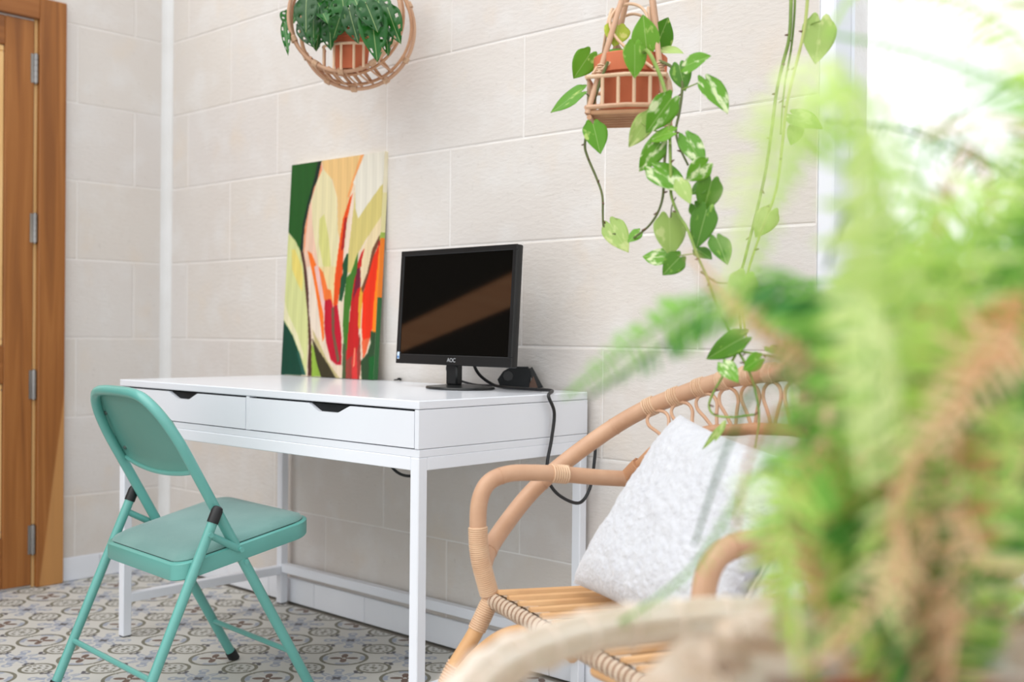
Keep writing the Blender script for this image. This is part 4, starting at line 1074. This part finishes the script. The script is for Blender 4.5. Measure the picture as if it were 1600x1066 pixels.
for k in range(4):
    a, b_ = Vector(cor[k]), Vector(cor[(k + 1) % 4])
    for f in (0.2, 0.4, 0.6, 0.8):
        q = a.lerp(b_, f) * 1.08
        bm = BM(); add_tube(bm, [T(q.x, q.y, 0.0), T(q.x, q.y, 0.058)], 0.0036, 8); obj('upright', bm, M_cane, planter)
    # arch of thin cane between two rods
    mid = (a + b_) * 0.5; d_ = (b_ - a).normalized()
    arch = [T(*((mid * 0.95 - d_ * S2 * 0.80)), 0.068), T(*(mid * 0.74 + d_ * 0.012), 0.125), T(*(mid * 0.60 + d_ * 0.036), 0.165), T(*(mid * 0.52 + d_ * 0.026), 0.195), T(*(mid * 0.5), 0.206), T(*(mid * 0.52 - d_ * 0.026), 0.195), T(*(mid * 0.60 - d_ * 0.036), 0.165), T(*(mid * 0.74 - d_ * 0.012), 0.125), T(*((mid * 0.95 + d_ * S2 * 0.80)), 0.068)]
    bm = BM(); add_tube(bm, spline(arch, 5), 0.003, 8); obj('arch', bm, M_cane, planter)
for k in range(7):
    f = -S2 + 2 * S2 * k / 6
    bm = BM(); add_tube(bm, [T(-S2 * 1.1, f, -0.009), T(S2 * 1.1, f, -0.009)], 0.0052, 8); obj('tray_slat', bm, M_rattan_d, planter)
for f in (-S2, S2):
    bm = BM(); add_tube(bm, [T(f, -S2 * 1.1, -0.019), T(f, S2 * 1.1, -0.019)], 0.005, 8); obj('tray_bearer', bm, M_rattan_d, planter)
bm = BM(); add_tube(bm, [apex - Vector((0, 0, 0.01)), apex + Vector((0, 0, 0.02))], 0.014, 10); obj('top_binding', bm, M_cane, planter)
hang_hook(Vector((apex.x, apex.y, apex.z + 0.24)), 'black iron hook carrying the square rod planter')
bm = BM(); add_tube(bm, [apex, apex + Vector((0, 0, 0.24))], 0.003, 6); obj('cord', bm, M_straw2, planter)

pc2 = TC + Vector((0, 0, -0.0035))
poth = thing('potted_pothos', pc2, 'pothos with marbled leaves trailing from a terracotta pot in the rod planter', 'plant')
pot(poth, pc2, 0.0715, 0.050, 0.112, rimh=0.036)
def vine(root, pxs, r, m, Y0, Y1=None, name='vine', nodes=True, seed=0):
    Y1 = Y0 if Y1 is None else Y1; n = len(pxs); rr = random.Random(seed)
    p_ = spline([on_y(x, y, Y0 + (Y1 - Y0) * i / max(1, n - 1)) for i, (x, y) in enumerate(pxs)], 8)
    bm = BM(); add_tube(bm, p_, [r * (1 - 0.35 * i / len(p_)) for i in range(len(p_))], 7); v = obj(name, bm, m, root)
    if nodes:
        bm = BM()
        for k in range(5, len(p_) - 3, 9):
            d_ = Vector((rr.uniform(-1, 1), rr.uniform(-.6, .2), rr.uniform(-.5, .3))).normalized()
            add_tube(bm, [p_[k], p_[k] + d_ * 0.009], [r * 0.8, r * 0.35], 5)
        if len(bm.verts): obj('node', bm, M_node, v)['kind'] = 'stuff'
        else: bm.free()
    return v
vine(poth, [(950, 96), (938, 128), (928, 160), (920, 195), (914, 225), (918, 245), (932, 278), (941, 305), (942, 335), (943, 352), (950, 364), (962, 366)], 0.0030, M_stem_d, PY - 0.09, PY - 0.06, seed=1)
vine(poth, [(1000, 88), (1012, 80), (1030, 115), (1042, 155), (1046, 195), (1047, 226)], 0.0042, M_stem, PY - 0.08, PY - 0.13, seed=2)
vine(poth, [(1030, 95), (1050, 105), (1065, 125), (1065, 150), (1061, 178), (1056, 205), (1062, 230), (1075, 258)], 0.0032, M_stem_d, PY - 0.02, PY - 0.08, seed=3)
vine(poth, [(1040, 205), (1040, 230), (1037, 270), (1036, 305), (1028, 332), (1012, 355), (990, 372)], 0.0030, M_stem_d, PY - 0.11, PY - 0.11, seed=4)
vine(poth, [(1047, 226), (1048, 270), (1049, 305), (1060, 335), (1074, 358), (1090, 400), (1104, 432), (1120, 478), (1138, 515), (1152, 545), (1134, 580), (1114, 615), (1108, 635), (1116, 648), (1140, 652), (1180, 648)], 0.0030, M_stem, PY - 0.12, PY - 0.16, seed=5)
vine(poth, [(1095, 425), (1118, 440), (1140, 442)], 0.0022, M_stem_d, PY - 0.13, seed=6)
vine(poth, [(1152, 545), (1170, 580), (1180, 610), (1186, 650), (1180, 700)], 0.0026, M_stem, PY - 0.16, seed=7)
vine(poth, [(1150, 548), (1175, 552), (1200, 556), (1225, 560)], 0.0024, M_stem, PY - 0.16, seed=8)
vine(poth, [(1000, 190), (1022, 204), (1042, 206)], 0.0018, M_stem, PY - 0.12, nodes=False)
vine(poth, [(907, 144), (918, 148), (928, 160)], 0.0014, M_stem_d, PY - 0.09, nodes=False)
vine(poth, [(1066, 140), (1085, 132), (1104, 124)], 0.0015, M_stem, PY - 0.06, nodes=False)
vine(poth, [(1048, 340), (1050, 322), (1056, 308)], 0.0015, M_stem_d, PY - 0.12, nodes=False)
vine(poth, [(1042, 402), (1058, 400), (1086, 396)], 0.0015, M_stem, PY - 0.12, nodes=False)
LV = [((907, 143), (855, 170), 34, 'g', -.1), ((922, 84), (896, 123), 30, 'g', -.06), ((966, 92), (925, 84), 38, 'g', -.02), ((966, 40), (960, 70), 32, 'y', -.04), ((1010, 74), (1004, 22), 34, 'g', -.03), ((1027, 70), (1042, 27), 34, 'g', .04), ((1036, 76), (1066, 78), 15, 'p', .0),
      ((992, 70), (994, 121), 30, 'g', -.1), ((1070, 103), (1106, 84), 27, 'v', -.06), ((1061, 102), (1070, 140), 26, 'd', -.04), ((1104, 124), (1140, 171), 33, 'v', -.06), ((927, 194), (939, 237), 30, 'g', -.1), ((1048, 155), (1008, 208), 34, 'v', -.13), ((1014, 183), (980, 231), 26, 'p', -.12), ((1050, 206), (1008, 216), 22, 'g', -.13),
      ((1031, 224), (997, 268), 27, 'v', -.12), ((1072, 213), (1101, 258), 28, 'v', -.11), ((1022, 262), (1074, 296), 36, 'v', -.13), ((1104, 256), (1070, 283), 27, 'v', -.12), ((1062, 284), (1079, 316), 20, 'p', -.14), ((1100, 288), (1078, 302), 20, 'd', -.10), ((1112, 283), (1099, 334), 32, 'd', -.10), ((1104, 328), (1088, 388), 32, 'd', -.11), ((1085, 320), (1100, 345), 20, 'd', -.1),
      ((953, 349), (980, 391), 30, 'p', -.06), ((999, 362), (980, 377), 17, 'g', -.1), ((1046, 341), (1051, 400), 42, 'p', -.12), ((1042, 402), (1002, 396), 28, 'v', -.12), ((1062, 402), (1034, 430), 27, 'd', -.12), ((1160, 528), (1097, 561), 30, 'd', -.17), ((1130, 568), (1152, 594), 22, 'v', -.18), ((1187, 560), (1158, 577), 24, 'g', -.17), ((1203, 542), (1228, 552), 22, 'g', -.17), ((1165, 430), (1150, 478), 36, 'p', -.12), ((1120, 372), (1138, 410), 28, 'd', -.1), ((1176, 452), (1182, 478), 20, 'p', -.12), ((1090, 390), (1112, 402), 20, 'd', -.1)]
for i, (b_, t_, w_, k, dy) in enumerate(LV):
    pb = P3(b_[0], b_[1], dy); tip = P3(t_[0], t_[1], dy - random.uniform(0.0, 0.02)); dpt = (pb - CAM).dot(FWD)
    fac = TOCAM + Vector((random.uniform(-.35, .35), random.uniform(-.2, .2), random.uniform(0.05, .6)))
    leaf_at(poth, PL[k], pb, tip, w_ * 1.2 / S_ * dpt, fac)
for b_, t_ in (((1130, 662), (1098, 704)), ((1134, 656), (1118, 690))): leaf_at(poth, PLs, P3(b_[0], b_[1], -.18), P3(t_[0], t_[1], -.2), 0.010, TOCAM, 0.34)

trail = thing('trailing_pothos', on_y(1250, 0, -0.36), 'long bare pothos vines hanging down right of the rod planter', 'plant')
TY = -0.36
vine(trail, [(1238, -160), (1236, -60), (1236, 10), (1233, 60), (1223, 100), (1214, 140), (1206, 200), (1196, 270), (1180, 340), (1165, 400), (1154, 450), (1158, 520)], 0.0038, M_stem, TY, seed=11)
vine(trail, [(1244, -160), (1242, -60), (1242, 10), (1237, 70), (1230, 110), (1224, 150), (1220, 210)], 0.0026, M_stem, TY + 0.01, seed=12)
vine(trail, [(1266, -160), (1264, -60), (1261, 10), (1255, 55), (1243, 105), (1230, 160), (1222, 230), (1212, 300), (1190, 360), (1170, 420), (1160, 470), (1166, 530)], 0.0034, M_stem_pale, TY - 0.02, seed=13)
for b_, t_, w_, k in (((1282, 32), (1276, 97), 50, 'p'), ((1238, 178), (1284, 196), 34, 'v'), ((1246, 196), (1236, 226), 24, 'g'), ((1205, 330), (1180, 372), 34, 'p')):
    pb = on_y(b_[0], b_[1], TY); dpt = (pb - CAM).dot(FWD); leaf_at(trail, PL[k], pb, on_y(t_[0], t_[1], TY - 0.01), w_ / S_ * dpt, TOCAM + Vector((0.1, -0.1, 0.3)))
vine(trail, [(1256, 50), (1268, 38), (1282, 33)], 0.0018, M_stem, TY - 0.01, nodes=False)
tp_ = on_y(1252, -160, TY); th = thing('wall_hook', (tp_.x, 0, tp_.z), 'black iron hook the bare vines trail from', 'hook')
bm = BM(); add_tube(bm, spline([Vector((tp_.x - 0.06, -0.002, tp_.z + 0.02)), Vector((tp_.x - 0.04, TY * 0.5, tp_.z + 0.03)), Vector((tp_.x, TY - 0.02, tp_.z - 0.012))], 6), 0.006, 8); obj('arm', bm, M_blackm, th)

# ------------------------------------------------------------------ foreground: round cane stand, straw basket, fern
hF = Vector((FWD.x, FWD.y, 0)).normalized(); hR = Vector((hF.y, -hF.x, 0))
def G(r_, f_, z): return Vector((CAM.x, CAM.y, 0)) + hR * r_ + hF * f_ + Vector((0, 0, z))
SC = (0.230, 0.69); SR = 0.264; SZT = 0.668
stand = thing('plant_stand', G(SC[0], SC[1], 0), 'pale round wicker plant stand in the blurred foreground under the fern', 'stand')
def ring(R, z, n=72): return [G(SC[0] + R * math.cos(2 * math.pi * k / n), SC[1] + R * math.sin(2 * math.pi * k / n), z) for k in range(n)]
bm = BM(); add_tube(bm, ring(SR, SZT), 0.009, 10, True); rim_ = obj('rim_core', bm, M_straw2, stand)
for dr, dz, r_ in ((0.0, 0.011, 0.0066), (0.008, 0.004, 0.0066), (0.008, -0.006, 0.0066), (-0.008, 0.004, 0.0066), (-0.008, -0.006, 0.0066), (0.0, -0.013, 0.006)):
    bm = BM(); add_tube(bm, ring(SR + dr, SZT + dz), r_, 8, True); obj('rim_strand', bm, M_straw, rim_)
bm = BM()
for k in range(0, 72, 2):
    a = 2 * math.pi * k / 72
    c = G(SC[0] + SR * math.cos(a), SC[1] + SR * math.sin(a), SZT); rad = (c - G(SC[0], SC[1], SZT)).normalized()
    add_tube(bm, [c + rad * (0.0155 * math.cos(t)) + Vector((0, 0, 0.0185 * math.sin(t) - 0.001)) + rad.cross(Vector((0, 0, 1))) * (0.004 * t / 6.28) for t in [2 * math.pi * q / 12 for q in range(13)]], 0.0018, 5)
wr = obj('rim_lashing', bm, M_straw, rim_); wr['kind'] = 'stuff'
bm = BM(); add_tube(bm, ring(SR * 0.80, 0.30), 0.009, 8, True); obj('lower_ring', bm, M_straw2, stand)
for k in range(8):
    a = 2 * math.pi * (k + 0.42) / 8
    p0 = G(SC[0] + SR * math.cos(a), SC[1] + SR * math.sin(a), SZT - 0.012); p1 = G(SC[0] + SR * 0.80 * math.cos(a), SC[1] + SR * 0.80 * math.sin(a), 0.30); p2 = G(SC[0] + SR * 0.95 * math.cos(a), SC[1] + SR * 0.95 * math.sin(a), 0.0)
    bm = BM(); add_tube(bm, spline([p0, p0.lerp(p1, 0.5), p1, p1.lerp(p2, 0.5), p2], 5), 0.009, 8); obj('leg', bm, M_straw2, stand)
for k in range(9):
    o = SR * 0.80 * (2 * (k + 0.5) / 9 - 1); w_ = math.sqrt(max(0, (SR * 0.80) ** 2 - o * o))
    bm = BM(); add_box(bm, (-w_, -0.016, -0.005), (w_, 0.016, 0.005), 0.002, Matrix.Translation(G(SC[0], SC[1] + o, 0.312)) @ Matrix.Rotation(math.atan2(hR.y, hR.x), 4, 'Z')); obj('shelf_slat', bm, M_straw2, stand)

BC = (0.268, 0.675); BR_, BH, BZ0 = 0.140, 0.372, 0.318
bskt = thing('woven_basket', G(BC[0], BC[1], BZ0), 'frayed bleached straw basket holding the fern on the pale stand', 'basket')
def bprof(t): return BR_ * (0.80 + 0.22 * math.sin(math.pi * (0.12 + 0.62 * t)))
for k in range(12):
    t = (k + 0.5) / 12; R_ = bprof(t); z = BZ0 + 0.006 + (BH - 0.012) * t
    pts = []
    for q in range(60):
        a = 2 * math.pi * q / 60; rr_ = R_ + 0.004 * math.sin(a * 15 + k * math.pi)
        pts.append(G(BC[0] + rr_ * math.cos(a), BC[1] + rr_ * math.sin(a), z + 0.002 * math.sin(a * 15 + k * math.pi)))
    bm = BM(); add_tube(bm, pts, 0.0185, 7, True); obj('coil', bm, M_straw if k % 3 else M_straw2, bskt)
bm = BM(); add_lathe(bm, [(0, 0.002), (bprof(0) * 0.96, 0.002), (bprof(0) * 0.96, 0.014), (0, 0.014)], G(BC[0], BC[1], BZ0), 40); obj('base', bm, M_straw2, bskt)
bm = BM(); rr = random.Random(3)
for k in range(300):
    a = rr.uniform(0, 2 * math.pi); R_ = bprof(1.0) + rr.uniform(-0.012, 0.012); z = BZ0 + BH - rr.uniform(0, 0.03)
    ln = rr.uniform(0.04, 0.10); out = rr.uniform(0.2, 1.0)
    c = G(BC[0] + R_ * math.cos(a), BC[1] + R_ * math.sin(a), z); d0 = (c - G(BC[0], BC[1], z)).normalized(); tg = d0.cross(Vector((0, 0, 1))) * rr.choice((-1, 1))
    p1 = c + d0 * ln * 0.3 * out + Vector((0, 0, ln * 0.22)) + tg * ln * 0.4; p2 = c + d0 * ln * 0.75 * out - Vector((0, 0, ln * rr.uniform(-0.1, 0.5))) + tg * ln * rr.uniform(0.5, 1.0)
    wv = (Vector((0, 0, 1)) + d0 * 0.5).normalized() * rr.uniform(0.003, 0.008)
    A1 = [bm.verts.new(q + wv) for q in (c, p1, p2)]; A2 = [bm.verts.new(q - wv) for q in (c, p1, p2)]
    for i in (0, 1): bm.faces.new((A1[i], A1[i + 1], A2[i + 1], A2[i]))
bmesh.ops.solidify(bm, geom=bm.faces[:], thickness=0.0008)
fz_ = obj('fringe', bm, M_straw, bskt); fz_['kind'] = 'stuff'

fern = thing('potted_fern', G(BC[0], BC[1], BZ0 + 0.016), 'large light green fern with withered brown fronds, blurred in the foreground', 'plant')
pot(fern, G(BC[0], BC[1], BZ0 + 0.016), 0.098, 0.085, 0.34)
FC = G(BC[0], BC[1], BZ0 + 0.34)
_pin = [(0, 0), (0.12, 0.30), (0.45, 0.50), (0.8, 0.36), (1, 0)]
def frond(path, m, pl=0.028, step=0.0072, pw=0.30, seed=0, bare=0.12, nrm=None, rach=0.0014):
    rr = random.Random(seed)
    P = spline(path, 14); L = [0.0]
    for a, b_ in zip(P, P[1:]): L.append(L[-1] + (b_ - a).length)
    tot = L[-1]; verts, faces = [], []
    def atl(s):
        for j in range(len(L) - 1):
            if L[j + 1] >= s: break
        f = (s - L[j]) / max(1e-9, L[j + 1] - L[j]); return P[j].lerp(P[j + 1], f), (P[j + 1] - P[j]).normalized()
    N0 = (nrm if nrm is not None else (Vector((0, 0, 0.7)) + TOCAM * 0.7 + Vector((rr.uniform(-.4, .4), rr.uniform(-.4, .4), rr.uniform(-.2, .2))))).normalized()
    s = tot * bare; k = 0
    while s < tot:
        c, t = atl(s); nn = (N0 - t * N0.dot(t)); nn = nn.normalized() if nn.length > 0.05 else t.orthogonal().normalized()
        u = s / tot; ln = pl * (min(1.0, (u - bare * 0.6) / 0.22) ** 0.6) * (1 - max(0, (u - 0.35) / 0.65) ** 1.7 * 0.92) * rr.uniform(0.82, 1.12)
        for sd in (-1, 1):
            if rr.random() < 0.05: continue
            side = t.cross(nn) * sd
            d = (side + t * rr.uniform(0.1, 0.35) - nn * rr.uniform(0.0, 0.4) + Vector((0, 0, -0.15))).normalized(); w_ = (t - d * t.dot(d)).normalized()
            b0 = len(verts)
            for y, h in _pin: verts.append(c + d * (ln * y) + w_ * (ln * pw * 0.5 * h) - nn * (0.12 * ln * y * y))
            for y, h in _pin[1:-1]: verts.append(c + d * (ln * y) - w_ * (ln * pw * 0.5 * h) - nn * (0.12 * ln * y * y))
            faces += [(b0, b0 + 1, b0 + 5), (b0 + 1, b0 + 2, b0 + 6, b0 + 5), (b0 + 2, b0 + 3, b0 + 7, b0 + 6), (b0 + 3, b0 + 4, b0 + 7)]
        s += step * rr.uniform(0.85, 1.2); k += 1
    bm = BM(); add_tube(bm, P[::2] + ([P[-1]] if (len(P) - 1) % 2 else []), rach, 5)
    off = [bm.verts.new(v) for v in verts]
    for f in faces: bm.faces.new([off[i] for i in f])
    me = bpy.data.meshes.new('frond'); bmesh.ops.translate(bm, verts=bm.verts, vec=-origin(fern)); bm.to_mesh(me); bm.free(); me.materials.append(m)
    o = bpy.data.objects.new('frond', me); COL.objects.link(o); o.parent = fern
    return o
def pxp(*q): return [FC] + [at(*v) for v in q]
LG_, GR_, DG_, YG_, BR2, TN_ = M_fern
SPEC = [
 (pxp((1340, 560, .72), (1220, 452, .76), (1110, 470, .80), (1000, 530, .82), (880, 622, .84)), GR_, .056, .0055),
 (pxp((1340, 560, .72), (1220, 440, .76), (1100, 490, .80), (1010, 560, .82), (920, 620, .84)), DG_, .050, .0065),
 (pxp((1340, 560, .72), (1240, 430, .76), (1140, 440, .80), (1040, 500, .82)), GR_, .040, .007),
 (pxp((1300, 620, .70), (1190, 510, .70), (1075, 395, .72)), TN_, .030, .006),
 (pxp((1320, 640, .70), (1200, 530, .72), (1100, 440, .74)), BR2, .026, .007),
 (pxp((1400, 420, .64), (1330, 120, .60), (1250, 130, .60), (1185, 270, .62), (1125, 500, .62)), YG_, .050, .0075),
 (pxp((1400, 460, .68), (1340, 200, .64), (1270, 180, .64), (1200, 330, .66), (1150, 520, .66)), LG_, .046, .009),
 (pxp((1480, 500, .62), (1400, 220, .56), (1300, 130, .56), (1200, 330, .56)), LG_, .036, .012),
 (pxp((1460, 600, .86), (1400, 470, .92), (1300, 438, .95), (1175, 445, .98)), GR_, .050, .019),
 (pxp((1600, 560, .9), (1620, 330, .90), (1450, 215, .98), (1285, 185, 1.0)), DG_, .040, .014),
 (pxp((1640, 400, .7), (1640, 180, .62), (1450, 85, .74), (1300, 55, .78)), GR_, .040, .008),
 (pxp((1660, 300, .74), (1640, 120, .76), (1520, 10, .80), (1350, -15, .84), (1290, 60, .86)), LG_, .046, .009),
 (pxp((1680, 420, .8), (1700, 220, .84), (1600, 130, .88), (1480, 190, .92)), GR_, .036, .010),
 (pxp((1700, 420, .8), (1720, 120, .84), (1640, 20, .86), (1560, 20, .88), (1500, 90, .90)), TN_, .026, .010),
 (pxp((1700, 300, .7), (1680, 60, .62), (1500, -20, .60), (1370, 10, .60)), LG_, .034, .013),
 (pxp((1620, 500, .7), (1640, 260, .62), (1560, 190, .60), (1440, 210, .6)), TN_, .022, .013),
 (pxp((1330, 760, .62), (1250, 730, .60), (1224, 860, .58), (1228, 1010, .58)), GR_, .044, .009),
 (pxp((1290, 780, .62), (1215, 760, .58), (1235, 900, .56), (1250, 1060, .54)), LG_, .042, .010),
 (pxp((1300, 720, .72), (1180, 740, .84), (1070, 900, .88), (860, 1040, .92)), GR_, .019, .010),
 (pxp((1310, 650, .75), (1190, 600, .90), (1130, 720, .95), (1085, 850, 1.05)), DG_, .017, .010),
 (pxp((1500, 620, .60), (1590, 520, .58), (1480, 650, .56), (1400, 770, .56), (1420, 960, .56)), TN_, .030, .009),
 (pxp((1520, 560, .62), (1600, 470, .60), (1530, 580, .58), (1440, 700, .60), (1390, 830, .60)), BR2, .026, .009),
 (pxp((1420, 850, .6), (1400, 900, .56), (1320, 1000, .54), (1250, 1050, .54)), TN_, .028, .009),
 (pxp((1500, 820, .6), (1540, 880, .56), (1640, 890, .56)), TN_, .030, .009),
 (pxp((1400, 600, .58), (1360, 480, .52), (1345, 620, .50), (1350, 760, .50)), YG_, .044, .010),
 (pxp((1320, 620, .70), (1240, 560, .76), (1200, 570, .80), (1150, 620, .84)), BR2, .022, .009),
 (pxp((1330, 700, .70), (1220, 640, .76), (1170, 720, .80), (1150, 830, .84)), BR2, .018, .009),
 (pxp((1500, 450, .62), (1560, 300, .60), (1480, 330, .58), (1400, 420, .58)), LG_, .040, .011),
 (pxp((1560, 520, .66), (1600, 380, .64), (1500, 380, .62), (1420, 480, .62)), GR_, .036, .011),
 (pxp((1450, 600, .70), (1420, 420, .72), (1330, 330, .76), (1290, 420, .80)), DG_, .034, .013),
 (pxp((1600, 600, .70), (1640, 420, .70), (1560, 340, .70), (1480, 420, .70)), LG_, .036, .012),
]
for i, (pth, m_, pl, st) in enumerate(SPEC): frond(pth, m_, pl, st, seed=i, pw=0.36)
rr = random.Random(21)
pal = [LG_] * 8 + [GR_] * 6 + [DG_] * 6 + [YG_] * 6 + [BR2] * 3 + [TN_] * 3
for i in range(120):
    tx = rr.uniform(1190, 1740)
    lo = 470 if tx < 1330 else 380 if tx < 1450 else 290
    ty = lo + (1130 - lo) * rr.random() ** 0.9
    dd = rr.uniform(0.56, 1.12); sw = rr.uniform(-170, 170)
    mx_ = 1400 + (tx - 1400) * 0.55 + sw * 0.6; my = min(ty, 860) - rr.uniform(20, 190)
    if tx < 1330: my = max(my, 480)
    d1 = 0.68 + (dd - 0.68) * 0.6
    frond(pxp((1390 + (mx_ - 1390) * 0.5, (800 + my) / 2, 0.66 + (dd - 0.66) * 0.3), (mx_, my, d1), ((mx_ + tx) / 2 + sw * 0.25, (my + ty) / 2 - 30, (d1 + dd) / 2), (tx, ty, dd)), rr.choice(pal), rr.uniform(0.034, 0.058), rr.uniform(0.013, 0.022), seed=100 + i, pw=rr.uniform(0.34, 0.48), nrm=(TOCAM * rr.uniform(0.4, 1) + Vector((rr.uniform(-.8, .8), rr.uniform(-.8, .8), rr.uniform(-.2, .9)))))
